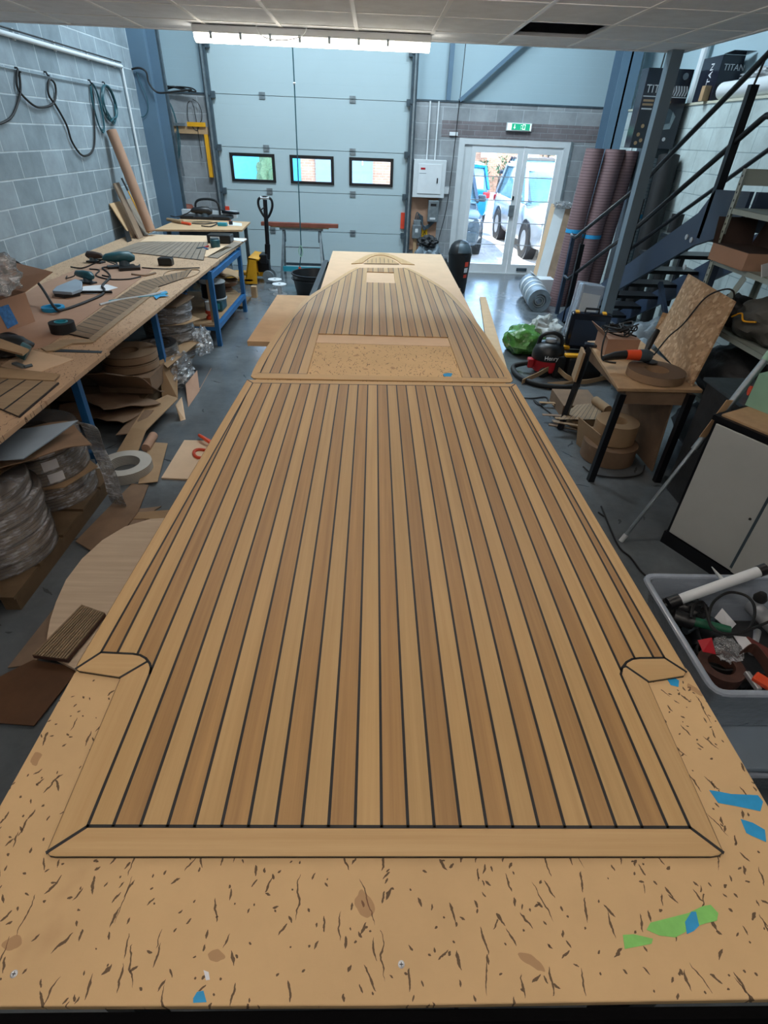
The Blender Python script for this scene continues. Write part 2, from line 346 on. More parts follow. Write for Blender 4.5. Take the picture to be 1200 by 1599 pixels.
        if inv: bmesh.ops.transform(s.bm,matrix=inv,verts=s.bm.verts)
        s.bm.to_mesh(me); s.bm.free(); me.materials.append(mt[mat] if isinstance(mat,str) else mat)
        o=bpy.data.objects.new(name,me); sc.collection.objects.link(o)
        if par is not None: o.parent=par
        elif kind!='structure' and inv: o.location=b0
        if smooth:
            for p in me.polygons: p.use_smooth=True
            me.set_sharp_from_angle(angle=math.radians(40))
        if bev:
            md=o.modifiers.new('bevel','BEVEL'); md.width=bev; md.segments=2; md.limit_method='ANGLE'; md.angle_limit=math.radians(50)
        if kind: o['kind']=kind
        if label: o['label']=label
        return o
def S(name,mb,mat,**k): return mb.build(name,mat,kind='structure',**k)
def tag(o,label,cat,group=None,kind=None):
    o['label']=label; o['category']=cat
    if group: o['group']=group
    if kind: o['kind']=kind
    return o
def T(name,label,cat,loc,group=None,rz=0):
    o=bpy.data.objects.new(name,None); o.empty_display_size=.05; o.location=loc; o.rotation_euler=(0,0,rz); sc.collection.objects.link(o); return tag(o,label,cat,group)
def dup(root,loc,label,rz=None,scale=None):
    r=root.copy(); sc.collection.objects.link(r); r.location=loc; r['label']=label
    if rz is not None: r.rotation_euler=(0,0,rz)
    if scale: r.scale=scale
    for ch in list(root.children):
        c=ch.copy(); sc.collection.objects.link(c); c.parent=r
        for g in ch.children:
            d=g.copy(); sc.collection.objects.link(d); d.parent=c
    return r
def cr(pts,n=6,closed=False):     # Catmull-Rom
    P=[Vector(p) for p in pts]; N=len(P); out=[]
    g=(lambda i:P[i%N]) if closed else (lambda i:P[max(0,min(N-1,i))])
    for i in range(N if closed else N-1):
        a,b,c,d=g(i-1),g(i),g(i+1),g(i+2)
        for k in range(n):
            t=k/n; out.append(.5*((2*b)+(c-a)*t+(2*a-5*b+4*c-d)*t*t+(3*b-a-3*c+d)*t**3))
    if not closed: out.append(P[-1].copy())
    return out
def text(s,name,par,size,mat,origin,xdir,zdir,depth=.001,align='LEFT'):
    cu=bpy.data.curves.new(name,'FONT'); cu.body=s; cu.size=size; cu.extrude=depth; cu.align_x=align
    to=bpy.data.objects.new(name,cu); sc.collection.objects.link(to); bpy.context.view_layer.update()
    me=bpy.data.meshes.new_from_object(to); bpy.data.objects.remove(to); me.materials.clear(); me.materials.append(mt[mat])
    x=Vector(xdir).normalized(); y=Vector(zdir).normalized(); zz=x.cross(y)
    Mx=Matrix((( x.x,y.x,zz.x,origin[0]),(x.y,y.y,zz.y,origin[1]),(x.z,y.z,zz.z,origin[2]),(0,0,0,1)))
    W=Matrix.Identity(4); q=par
    while q: W=q.matrix_basis@W; q=q.parent
    me.transform(W.inverted()@Mx); o=bpy.data.objects.new(name,me); sc.collection.objects.link(o); o.parent=par; return o
# ------------------------------------------------------------------ the setting
XL,XR,YB=-3.5,4.0,11.0
S('floor',MB().bx(-4,4.6,-3.2,YB+.12,-.1,0),'floor')
S('wall_left',MB().bx(XL-.2,XL,-3,YB+.2,0,5.6),'wallL')
S('wall_right',MB().bx(XR,XR+.35,-3,YB+.2,0,2.55),'wallR')
S('trim_1',MB().bx(XR-.01,XR+.35,-3,YB,2.55,2.575),'ledge')
S('wall_right_upper',MB().bx(XR+.3,XR+.38,-3,YB+.2,2.575,5.6),'clad')
S('wall_behind',MB().bx(-3.7,4.4,-3.1,-3,0,5.6),'wallL')
RD0,RD1,RDT=-2.68,.57,4.1       # roller door opening
D0,D1,DT=1.44,3.36,2.13        # glazed door opening
S('wall_back_left',MB().bx(XL,RD0-.1,YB,YB+.2,0,2.58),'wallB')
S('wall_back_middle',MB().bx(RD1+.1,D0,YB,YB+.2,0,2.2),'wallB')
S('wall_back_right',MB().bx(D1,XR,YB,YB+.2,0,2.2),'wallB')
S('wall_back_brick_band',MB().bx(RD1+.55,XR,YB-.004,YB+.2,DT,2.355),'brickband')
S('wall_back_over_door',MB().bx(RD1+.1,XR,YB,YB+.2,2.355,2.6).bx(RD1+.1,RD1+.55,YB,YB+.2,2.2,2.355),'wallB')
S('wall_back_cladding',MB().bx(XL,RD0-.1,YB+.08,YB+.2,2.58,5.6).bx(RD1+.1,XR+.4,YB+.08,YB+.2,2.6,5.6).bx(RD0-.1,RD1+.1,YB+.08,YB+.2,RDT,5.6),'clad')
S('trim_2',MB().bx(XL,RD0-.1,YB-.01,YB+.1,2.56,2.585).bx(RD1+.1,XR,YB-.01,YB+.1,2.595,2.62),'galvd')
S('roof',MB().bx(-3.7,4.5,5.0,YB+.3,5.6,5.7).bx(-3.7,4.5,-3.1,5.05,3.6,3.7),'clad')
S('wall_over_mezzanine',MB().bx(-3.7,4.5,4.98,5.05,3.65,5.65),'clad')
# mezzanine ceiling: tiles, bars, one tile missing
CZ=2.78; CY=5.97; MX=2.62
gx=[-.16+.6*k for k in range(-6,6)]; gy=[5.5-.6*k for k in range(0,15)]
t=MB(); bars=MB()
xs=[XL]+[x for x in gx if XL<x<MX]+[MX]; ys=sorted([y for y in gy if y>-3]+[CY,-3])
for i in range(len(xs)-1):
    for j in range(len(ys)-1):
        if abs(xs[i]-1.04)<.05 and abs(ys[j]-4.9)<.05: continue
        t.bx(xs[i],xs[i+1],ys[j],ys[j+1],CZ,CZ+.02)
S('ceiling',t,'tile')
for x in xs[1:-1]: bars.bx(x-.014,x+.014,-3,CY,CZ-.005,CZ+.001)
for y in ys[1:-1]: bars.bx(XL,MX,y-.012,y+.012,CZ-.0035,CZ+.0015)
S('trim_3',bars,'tbar')
S('ceiling_void',MB().bx(XL,MX,-3,CY,CZ+.28,CZ+.34),'blackm')
S('trim_4',MB().bx(XL,MX,CY,CY+.03,CZ-.01,CZ+.34).bx(MX,MX+.03,-3,CY+.03,CZ-.01,CZ+.34),'tile')
# steelwork
S('column_left',MB().bx(XL,XL+.24,9.92,9.94,0,5.6).bx(XL,XL+.28,10.3,10.32,0,5.6).bx(XL+.12,XL+.15,9.94,10.30,0,5.6),'steel')
S('column_right',MB().bx(3.72,XR+.02,10.42,10.44,0,5.6).bx(3.72,XR,10.78,10.8,0,5.6).bx(3.84,3.87,10.42,10.8,0,5.6),'steel')
S('column_post',MB().bx(2.5,2.6,5.86,5.96,0,CZ+.3),'steelg')
S('wall_rail_left',MB().bx(XL+.26,XL+.31,10.33,10.40,0,5.6),'galvd')
S('wall_rail_right',MB().bx(1.16,1.23,10.98,11.06,2.62,5.6),'steel')
S('wall_brace',MB().bar((1.38,10.99,2.62),(3.1,11.0,4.0),.09,.05),'steel')
# roller door with track, brackets and windows
rd=T('roller_door','white panelled roller door with three small windows and dark side tracks','roller door',(-1.05,YB,0))
zs=[0,.62,1.24,1.87,2.58,3.2,RDT]; WN=[(-2.48,-1.75),(-1.45,-.73),(-.42,.31)]
for i in range(6):
    z0,z1=zs[i]+.004,zs[i+1]-.004; p=MB()
    if i==2:
        a,b=1.39,1.77; p.bx(RD0,RD1,YB+.02,YB+.06,z0,a).bx(RD0,RD1,YB+.02,YB+.06,b,z1)
        xx=[RD0]+[q for w_ in WN for q in w_]+[RD1]
        for k in range(0,len(xx),2): p.bx(xx[k],xx[k+1],YB+.02,YB+.06,a,b)
    else: p.bx(RD0,RD1,YB+.02,YB+.06,z0,z1)
    p.build('door_panel','door',rd)
MB().bx(RD0,RD1,YB+.062,YB+.075,0,1.38).bx(RD0,RD1,YB+.062,YB+.075,1.79,RDT).build('light_stop','door',rd)  # backing added behind the panels to stop daylight leaking through their gaps
for x0,x1 in WN:
    fr=MB().bx(x0-.02,x1+.02,YB,YB+.03,1.74,1.79).bx(x0-.02,x1+.02,YB,YB+.03,1.37,1.41).bx(x0-.02,x0+.03,YB,YB+.03,1.41,1.74).bx(x1-.03,x1+.02,YB,YB+.03,1.41,1.74).build('window_frame','black',rd)
    MB().bx(x0+.02,x1-.02,YB+.03,YB+.035,1.40,1.76).build('pane','glass',fr)
for i,z in enumerate(zs[1:5]):
    for x in (-1.86,-.38): MB().bx(x-.05,x+.05,YB+.005,YB+.02,z-.045,z-.008).bx(x-.05,x+.05,YB+.005,YB+.02,z+.008,z+.045).build('hinge','galv',rd)
for s_,x in ((-1,RD0),(1,RD1)):
    MB().bx(min(x,x+s_*.10),max(x,x+s_*.10),YB-.06,YB+.02,0,RDT+.3).build('track','galvd',rd)
    MB().bx(min(x+s_*.04,x+s_*.07),max(x+s_*.04,x+s_*.07),YB-.10,YB-.06,0,RDT+.3).build('track_rail','galv',rd)
    for z in zs[1:6]: MB().bx(min(x-s_*.06,x+s_*.03),max(x-s_*.06,x+s_*.03),YB-.05,YB+.018,z-.06,z+.03).bx(min(x,x+s_*.07),max(x,x+s_*.07),YB-.075,YB-.05,z-.03,z).build('roller_bracket','galvd',rd)
    MB().bx(min(x-s_*.07,x+s_*.0),max(x-s_*.07,x+s_*.0),YB-.012,YB+.019,.72,.98).build('warning_strip','crimson',rd)
S('trim_5',MB().bx(RD0-.1,RD1+.1,YB,YB+.2,RDT,RDT+.1),'galvd')
# glazed door
gd=T('glazed_door','white framed double glass door leading to the car park','door',(2.4,YB,0)); gd['kind']='structure'; del gd['category']; gd.name='door_1'
fm=MB(); fm.bx(D0,D0+.10,YB,YB+.12,0,DT).bx(D1-.10,D1,YB,YB+.12,0,DT).bx(D0+.1,D1-.1,YB+.001,YB+.119,DT-.09,DT).bx(D0+.1,D1-.1,YB+.001,YB+.119,0,.02)
fm.build('frame','offwhite',gd); MX_=2.55
for n_,x0,x1 in (('door_leaf',D0+.24,MX_+.03),('door_leaf',MX_+.04,D1-.1)):
    lf=MB().bx(x0,x0+.07,YB+.02,YB+.08,.02,DT-.09).bx(x1-.09,x1,YB+.02,YB+.08,.02,DT-.09).bx(x0+.07,x1-.09,YB+.021,YB+.079,DT-.2,DT-.091).bx(x0+.07,x1-.09,YB+.021,YB+.079,.021,.17).build(n_,'white',gd)
    MB().bx(x0+.05,x1-.07,YB+.045,YB+.052,.16,DT-.19).build('pane','glass',lf)
    b=MB()
    for z in (.50,.86,1.22,1.58): b.bx(x0+.06,x1-.08,YB+.035,YB+.044,z,z+.012)
    b.build('glass_strip','alu',lf)
MB().bx(D0+.1,D0+.24,YB+.03,YB+.09,.02,DT-.09).build('side_panel','offwhite',gd)
MB().bx(MX_-.09,MX_-.0,YB-.02,YB+.02,.98,1.16).build('push_plate','galv',gd)
MB().bx(MX_-.055,MX_-.03,YB-.005,YB+.02,1.24,1.30).build('lock','black',gd)
MB().bx(2.78,2.98,YB+.005,YB+.018,.06,.115).bx(2.785,2.975,YB+.004,YB+.006,.065,.11).build('floor_plate','galvd',gd)
S('trim_6',MB().bx(D1,D1+.04,YB-.02,YB+.02,0,DT),'galv')
ex=T('exit_sign','green running man exit sign lit above the glass door','sign',(2.42,YB-.05,2.255))
MB().bx(2.21,2.63,YB-.05,YB-.004,2.25,2.36).build('housing','white',ex)
MB().bx(2.225,2.615,YB-.056,YB-.05,2.262,2.348).build('panel','signw',ex); MB().bx(2.29,2.60,YB-.058,YB-.056,2.262,2.348).build('green_field','signg',ex)
a=MB(); yy=YB-.0585
a.bx(2.335,2.345,yy-.001,yy,2.285,2.335); a.slab([(2.32,yy,2.30),(2.34,yy,2.275),(2.36,yy,2.30)],.001)
a.bx(2.475,2.52,yy-.001,yy,2.27,2.28).bx(2.475,2.483,yy-.001,yy,2.27,2.34).bx(2.512,2.52,yy-.001,yy,2.27,2.34).bx(2.475,2.52,yy-.001,yy,2.333,2.34)
a.bar((2.44,yy,2.31),(2.455,yy,2.29),.006,.002).bar((2.455,yy,2.29),(2.44,yy,2.272),.006,.002).bar((2.455,yy,2.29),(2.47,yy,2.275),.006,.002).bx(2.447,2.459,yy-.001,yy,2.318,2.33)
a.build('pictogram','signw',ex)
# ceiling batten lamp
bt=T('batten_lamp','long lit white batten lamp fixed under the ceiling edge','lamp',(-.45,5.72,CZ))
LX0,LX1=-1.47,.44
MB().bx(LX0,LX1,5.64,5.80,2.725,CZ-.004).build('housing','white',bt,bev=.01)
MB().tube([(LX0+.01,5.72,2.712),(LX1-.01,5.72,2.712)],.068,16,flat=.62).build('diffuser','lamp',bt,smooth=True)
for k in range(7): MB().bx(LX0+.14+k*.235,LX0+.16+k*.235,5.625,5.64,2.69,2.735).build('clip','galv',bt)
MB().tube(cr([(-.95,5.6,CZ-.003),(-.9,5.56,2.71),(-.75,5.55,2.69),(-.6,5.57,2.72),(-.55,5.6,CZ-.003)]),.004,6).build('cable','white',bt,smooth=True)

for (x,y),lb in zip(TUBES,('left batten lamp under the mezzanine ahead of the camera','right batten lamp under the mezzanine ahead of the camera','left batten lamp above the near table end','right batten lamp above the near table end','batten lamp behind the camera')):
    tl=T('batten_lamp',lb,'lamp',(x,y,CZ),'hidden battens under the mezzanine')
    MB().bx(x-.75,x+.75,y-.06,y+.06,2.72,CZ-.004).build('housing','white',tl)
    MB().tube([(x-.74,y,2.70),(x+.74,y,2.70)],.06,12).build('diffuser','lampc',tl,smooth=True)
# high bay lamp housings under the roof
for x in (-1.6,1.8):
    hl=T('high_bay_lamp',('left' if x<0 else 'right')+' high bay lamp hanging under the roof','lamp',(x,8.6,5.25),'high bay lamps'); MB().bx(x-.62,x+.62,8.33,8.87,5.22,5.30).build('housing','white',hl); MB().tube([(x,8.6,5.30),(x,8.6,5.6)],.02,8).build('hanger','galv',hl)
# ------------------------------------------------------------------ big table
TZ=1.0; DZ=TZ+.008
tb=T('worktable','long low table of scuffed tan board sheets carrying the teak deck panels','table',(.06,3,0))
y0=.228
MB().prism([(-.715,y0),(.04,y0-.004),(.838,y0),(.838,.86),(.80,1.0),(.755,2.8),(.74,3.42),(-.60,3.42),(-.625,2.75),(-.70,1.0),(-.715,.86)],TZ-.018,TZ).build('scuffed_top_board','table',tb,bev=.002)
MB().prism([(-.44,3.425),(.78,3.425),(.80,6.76),(-.465,6.75)],TZ-.018,TZ+.0005).build('clean_top_board','mdf',tb,bev=.002)
MB().prism([(-.81,3.47),(.78,3.47),(.77,4.72),(-.80,4.71)],TZ-.05,TZ-.0185).build('under_board','mdf2',tb)
MB().prism([(-.70,y0+.01),(.82,y0+.01),(.80,.9),(.72,3.4),(-.58,3.4),(-.68,.9)],TZ-.036,TZ-.0185).build('under_board','edge',tb)
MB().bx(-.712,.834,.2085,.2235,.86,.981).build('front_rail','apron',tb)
fr=MB().bx(-.68,.80,.26,.31,.89,.963).bx(-.55,-.50,.3,6.5,.86,.945).bx(.62,.67,.3,6.5,.86,.945).bx(-.5,.62,6.4,6.45,.86,.945).bx(-.5,.62,3.2,3.25,.86,.945)
fr.build('frame','blackm',tb)
for x in (-.525,.645):
    for y in (.35,2.2,4.3,6.4): MB().bx(x-.03,x+.03,y-.03,y+.03,0,.86).build('leg','blackm',tb)
MB().bx(-.45,.6,.4,3.0,.30,.32).build('lower_shelf','blackm',tb)
# ------------------------------------------------------------------ teak decks
def P2(l,z=DZ): return [Z(u,v,z) for u,v in l]
def clipx(poly,a,keep_gt):
    out=[]
    for i in range(len(poly)):
        p,q=poly[i],poly[(i+1)%len(poly)]; pi=(p.x>=a)==keep_gt; qi=(q.x>=a)==keep_gt
        if pi: out.append(p)
        if pi!=qi:
            t=(a-p.x)/(q.x-p.x); out.append(p.lerp(q,t))
    return out
def clipy(poly,a,keep_gt):
    sw=[Vector((p.y,p.x,p.z)) for p in poly]; return [Vector((p.y,p.x,p.z)) for p in clipx(sw,a,keep_gt)]
def crossings(poly,x):
    ys=[]
    for i in range(len(poly)):
        p,q=poly[i],poly[(i+1)%len(poly)]
        if (p.x>x)!=(q.x>x): ys.append(p.y+(x-p.x)/(q.x-p.x)*(q.y-p.y))
    return sorted(ys)
def ribbon(mb,pts,wd=.006,z=DZ+.0002,th=.0008):
    pts=[Vector((p[0],p[1],0)) for p in pts]
    for i in range(len(pts)-1):
        p,q=pts[i],pts[i+1]; t=(q-p)
        if t.length<1e-5: continue
        t.normalize(); n=Vector((-t.y,t.x,0))*wd/2; p=p-t*wd*.25; q=q+t*wd*.25
        mb.prism([p-n,q-n,q+n,p+n],z-th,z+.0003)
PITCH=.0514; xs0=Z(178,1287,DZ).x
# main deck
dk=T('teak_deck','large striped teak deck panel with black caulk lines nearest the camera','deck panel',(0,1.6,TZ))
inner=P2([(137,1290),(1078,1292),(974,1062),(970,1053),(972,1043),(979,1034),(988,1029),(1000,1027.5),(1038,1027),(799,604),(395,598),(158,1018.5),(188,1020),(208,1021),(219,1023),(228,1028),(234,1036),(236,1043),(234,1052)])
FL=P2([(74,1326),(73,1331),(77,1336),(86,1337.5)]); FR=P2([(1112,1337.5),(1124,1335.5),(1130,1331),(1129,1326)])
iL,iR=inner[0],inner[1]; mL=Z(188,1057.5,DZ); mR=Z(1012.6,1064,DZ)
TL=Z(386,592.5,DZ); TR=Z(806,599,DZ); TLi=inner[10]; TRi=inner[9]
nL=P2([(123,1047.5),(118.5,1044),(120,1037)]); nR=P2([(1070,1041),(1072.5,1049),(1069,1055)])
caulk=MB()
outline=FL+FR+[mR]+nR[::-1]+[TR,TL]+nL[::-1]+[mL]
caulk.prism(outline,TZ+.001,DZ-.0012)
seams=[xs0+k*PITCH for k in range(-4,26)]
for x in seams:
    c=crossings(inner,x)
    for a,b in zip(c[::2],c[1::2]):
        if b-a>.01: ribbon(caulk,[(x,a),(x,b)],.0062)
for l in ([iL,iR],[iL]+inner[18:14:-1]+inner[14:10:-1]+[TLi,TRi]+inner[8:1:-1]+[iR],[iL,FL[1]],[iR,FR[2]],[mL,Z(230,1033,DZ)],[mR,Z(979,1041,DZ)],[Z(158,1018.5,DZ),nL[1]],[Z(1038,1027,DZ),nR[1]],[TLi,TL],[TRi,TR]): ribbon(caulk,l,.006)
caulk.build('caulking','caulk',dk)
for par in (0,1):
    m=MB()
    for k in range(-5,26):
        if k%2!=par: continue
        pl=clipx(clipx(inner,xs0+k*PITCH,True),xs0+(k+1)*PITCH,False)
        if len(pl)>2: m.prism(pl,TZ+.002,DZ)
    m.build('light_planks' if par else 'dark_planks','teakL' if par else 'teakD',dk)
b=.003
MB().prism(FL+FR+[iR,iL],TZ+.0005,DZ-.0001).build('margin_board','marginx',dk,bev=b)
MB().prism([iL]+inner[18:13:-1][:3]+[Z(228,1032,DZ),mL,FL[0],FL[1]],TZ+.0005,DZ-.0001).build('margin_board','margin',dk,bev=b)
MB().prism([iR,inner[2],inner[3],inner[4],Z(979,1041,DZ),mR,FR[3],FR[2]],TZ+.0005,DZ-.0001).build('margin_board','margin',dk,bev=b)
MB().prism([Z(158,1018.5,DZ)]+P2([(188,1020),(208,1021),(219,1023),(228,1028),(230,1033)])+[mL]+nL[:2],TZ+.0005,DZ-.0001).build('end_block','marginx',dk,bev=b)
MB().prism([Z(1038,1027,DZ)]+P2([(1000,1027.5),(988,1029),(979,1034),(978,1041)])+[mR]+nR[1:][::-1],TZ+.0005,DZ-.0001).build('end_block','marginx',dk,bev=b)
MB().prism([Z(158,1018.5,DZ),TLi,TL]+nL[::-1][:2],TZ+.0005,DZ-.0001).build('margin_board','margin',dk,bev=b)
MB().prism([Z(1038,1027,DZ),TRi,TR]+nR[:2],TZ+.0005,DZ-.0001).build('margin_board','margin',dk,bev=b)
MB().prism([TLi,TRi,TR,TL],TZ+.0005,DZ-.0001).build('margin_board','marginx',dk,bev=b)
# bow deck
bd=T('teak_bow_deck','arched teak bow deck panel with a large and a small rectangular cutout','deck panel',(0,4,TZ))
oL=cr(P2([(392,587),(398,573),(412,549),(430,522),(453,492),(480,464.5),(517,441),(541,425.5),(557,417.5)]),5)
oR=cr(P2([(637,418),(656,427),(690,447),(709,462),(735,490),(760,524),(784,562),(797,583),(801,594)]),5)
def offs(pts,d):
    out=[]
    for i,p in enumerate(pts):
        t=(pts[min(i+1,len(pts)-1)]-pts[max(i-1,0)]).normalized(); out.append(p+Vector((t.y,-t.x,0))*d)
    return out
aftL,aftR=Z(411,582.5,DZ),Z(786,590.5,DZ)
inL=[p for p in offs(oL,.045) if p.y>aftL.y+.02]; inR=[p for p in offs(oR,.045) if p.y>aftR.y+.02]
sh=lambda x: aftL.y+(x-aftL.x)*(aftR.y-aftL.y)/(aftR.x-aftL.x)
iL2=Vector((inL[0].x-.012,sh(inL[0].x-.012),DZ)); iR2=Vector((inR[-1].x+.012,sh(inR[-1].x+.012),DZ))
binner=[iL2]+inL+inR+[iR2]
hb=[Z(496,522,DZ),Z(700,525,DZ),Z(722,589,DZ),Z(480,585,DZ)]; hx0=(hb[0].x+hb[3].x)/2; hx1=(hb[1].x+hb[2].x)/2; hy1=(hb[0].y+hb[1].y)/2
sb=[Z(573,424,DZ),Z(616,425.5,DZ),Z(617,442,DZ),Z(572,441,DZ)]; sx0=(sb[0].x+sb[3].x)/2; sx1=(sb[1].x+sb[2].x)/2; sy0=(sb[2].y+sb[3].y)/2; sy1=(sb[0].y+sb[1].y)/2
bx0=Z(587.3,525,DZ).x-PITCH/2
def strips(mbs,mc):
    for k in range(-16,17):
        a=bx0+k*PITCH; b_=a+PITCH
        pl=clipx(clipx(binner,a,True),b_,False)
        if len(pl)<3: continue
        segs=[(-9,99,a,b_)]
        parts=[]
        lo=max(a,hx0); hi=min(b_,hx1)
        if hi-lo>.001:
            if lo-a>.002: parts.append((a,lo,-9,99))
            if b_-hi>.002: parts.append((hi,b_,-9,99))
            a2,b2=lo,hi
            l2=max(a2,sx0); h2=min(b2,sx1)
            if h2-l2>.001:
                if l2-a2>.002: parts.append((a2,l2,hy1,99))
                if b2-h2>.002: parts.append((h2,b2,hy1,99))
                parts+=[(l2,h2,hy1,sy0),(l2,h2,sy1,99)]
            else: parts.append((a2,b2,hy1,99))
        else: parts=[(a,b_,-9,99)]
        for xa,xb,ya,yb in parts:
            q=clipx(clipx(pl,xa,True),xb,False)
            if ya>-9: q=clipy(q,ya,True) if q else q
            if yb<99: q=clipy(q,yb,False) if q else q
            if len(q)>2:
                A=sum(q[i].x*q[(i+1)%len(q)].y-q[(i+1)%len(q)].x*q[i].y for i in range(len(q)))
                if abs(A)>2e-5: mbs[k%2].prism(q,TZ+.0015,DZ)
        # seam on the left side of the strip
        c=crossings(binner,a)
        if len(c)>=2:
            iv=[(c[0],c[-1])]
            if hx0<a<hx1: iv=[(max(c[0],hy1),c[-1])]
            if sx0<a<sx1: iv=[(hy1,sy0),(sy1,c[-1])]
            for p,q in iv: ribbon(mc,[(a,p),(a,q)],.0058)
l_,d_,c_=MB(),MB(),MB(); strips([l_,d_],c_)
top=[oL[-1],oR[0]]
ribbon(c_,inL,.005); ribbon(c_,inR,.005); ribbon(c_,[iL2,(hx0,sh(hx0))],.005); ribbon(c_,[(hx1,sh(hx1)),iR2],.005)
c_.prism(oL+[inL[-1]]+inL[::-1]+[iL2],TZ+.001,DZ-.0012); c_.prism([oR[i] for i in range(len(oR))]+[iR2]+inR[::-1],TZ+.001,DZ-.0012)
c_.build('caulking','caulk',bd); l_.build('light_planks','teakL',bd); d_.build('dark_planks','teakD',bd)
def band(name,o,i_,rev=False):
    m=MB(); n=min(len(o),len(i_)); oo=o[-n:] if not rev else o[:n]
    va=[m.bm.verts.new((p.x,p.y,z)) for z in (TZ+.0005,DZ-.0001) for p in oo]; vb=[m.bm.verts.new((p.x,p.y,z)) for z in (TZ+.0005,DZ-.0001) for p in i_[:n]]
    for k in range(n-1):
        m.bm.faces.new([va[n+k],va[n+k+1],vb[n+k+1],vb[n+k]]); m.bm.faces.new([va[k],va[k+1],va[n+k+1],va[n+k]]); m.bm.faces.new([vb[k],vb[k+1],vb[n+k+1],vb[n+k]]); m.bm.faces.new([va[k],vb[k],vb[k+1],va[k+1]])
    m.build(name,'margin',bd)
oLf=[p for p in oL]; band('margin_board',[oL[0]]+oL[-len(inL):],[iL2]+inL); band('margin_board',oR[:len(inR)]+[oR[-1]],inR+[iR2],True)
MB().prism([oL[0],iL2,iR2,oR[-1],Z(798,596.8,DZ),Z(396,590.3,DZ)],TZ+.0005,DZ+.0006).build('aft_board','marginx',bd,bev=.002)
# small bow tip on the clean board
tip=T('teak_bow_tip','small half-round teak bow tip at the far end of the table','deck panel',(0,6,TZ))
to=cr(P2([(549,411.5),(562,404),(576,397.5),(594,394.5),(612,397.5),(630,405),(648,413)]),5); ti=cr(P2([(566,410.5),(574,404.5),(582,400),(594,397.8),(606,400),(618,405),(627,411.5)]),5)
m=MB(); m.prism(to+ti[::-1],TZ+.001,DZ); m.build('rim_board','margin',tip)
MB().prism([p*1 for p in cr(P2([(569,411),(576,405.5),(584,401.3),(594,399.3),(604,401.3),(614,405.5),(623.5,411.8)]),5)],TZ+.001,DZ).build('inner_planks','teakL',tip)
c_=MB()
for k in range(-3,4):
    a=Z(594+k*6.4,407,DZ); ribbon(c_,[(a.x,a.y-.14+abs(k)*.012),(a.x,a.y+.17-abs(k)*.045)],.005)
ribbon(c_,P2([(568,411.4),(623.5,412.2)]),.012); c_.build('caulking','caulk',tip)
# ------------------------------------------------------------------ tape scraps and screws on the table
def scrap(pts,mat,label,dz=0,grp=None):
    p=P2(pts,TZ); m=MB().prism(p,TZ+.0003+dz,TZ+.0009+dz); o=m.build('tape_scrap',mat); return tag(o,label,'tape',grp)
scrap([(1108,1234),(1122,1236),(1142,1240),(1184,1242),(1192,1252),(1188,1267),(1150,1259),(1122,1254)],'tape','long torn strip of blue tape near the right table edge')
scrap([(1157,1279),(1176,1285),(1195,1296),(1197,1315),(1176,1306),(1166,1301)],'tape','short blue tape scrap below the long blue strip')
scrap([(973,1460),(990,1459),(1020,1466),(1018,1474),(976,1482)],'gtape','small green tape scrap left of the larger green tape')
scrap([(1010,1452),(1016,1441),(1075,1426),(1098,1415),(1110,1413),(1122,1426),(1120,1438),(1102,1442),(1085,1448),(1055,1464),(1030,1461)],'gtape','largest piece of green tape on the near table board')
scrap([(1070,1440),(1080,1424),(1087,1424),(1092,1446),(1084,1454),(1073,1459)],'tape','blue tape scrap stuck over the green tape',.0007)
scrap([(302,1559),(308,1549),(318,1547),(323,1565),(302,1566)],'tape','blue tape scrap at the front table edge')
scrap([(1040,1057),(1054,1059),(1061,1063),(1060,1073),(1048,1070)],'tape','blue tape scrap beside the right end block of the deck')
scrap([(692,584),(700,582.5),(707,583),(705,588),(694,588)],'tape','tiny blue tape scrap inside the large bow cutout')
scrap([(318,1515),(326,1518),(328,1530),(322,1531)],'paper','thin white paper shred on the near table board')
for u,v,lb in ((22,1521,'screw head at the lower left of the near table board'),(627,1506,'screw head in the middle of the near table board')):
    p=Z(u,v,TZ); s_=T('screw',lb,'screw',p); MB().lathe([(.005,.0),(.0055,.0006),(.004,.0012),(0,.0010)],p,16).build('head','alu',s_); MB().bx(p.x-.003,p.x+.003,p.y-.0006,p.y+.0006,1.0009,1.0016).bx(p.x-.0006,p.x+.0006,p.y-.003,p.y+.003,1.0009,1.0016).build('slot','black',s_)
# ------------------------------------------------------------------ left wall: pipe, cables, leaning pieces
def onwall(l,x=XL+.025): return [X(u,v,x) for u,v in l]
pp=T('wall_pipe','white conduit pipe running along the left block wall and down its far end','pipe',X(100,78,XL+.03))
a=X(0,50,XL+.03); b=X(190,104,XL+.03); d=X(236,345,XL+.03); a=a+(a-b)*.4
MB().tube([a,b],.022,10).tube([b+Vector((0,.0,0)),(b.x,b.y,.86)],.016,10).build('conduit','white',pp,smooth=True)
MB().tube([a+Vector((0,0,.045)),b+Vector((0,0,.045))],.008,6).build('dark_cable','black',pp)
for t_ in (.15,.35,.55,.75,.95): q=a.lerp(b,t_); MB().bx(XL,XL+.02,q.y-.015,q.y+.015,q.z-.03,q.z+.06).build('clip','white',pp)
tag(MB().tube(onwall([(-40,95),(0,104),(85,122),(190,142)],XL+.012),.006,6).build('wall_wire','galv',None),'thin dark wire stretched along the left block wall above the hung cables','wire')
def cable(name,pts,r,mat,label,cat='cable',grp=None,n=6): return tag(MB().tube(cr(pts,n),r,7).build(name,mat,None,smooth=True),label,cat,grp)
cable('hung_cable',onwall([(-30,196),(0,193),(18,182),(28,160),(32,140),(30,115),(27,112),(27,135),(38,152),(58,167),(80,164),(87,150),(86,132),(78,124),(75,135),(77,150),(88,166),(104,195),(112,220),(125,240),(135,243),(144,236),(148,220),(147,180),(146,150),(141,132)]),.011,'rubber','black cable draped in loops from hooks on the left block wall')
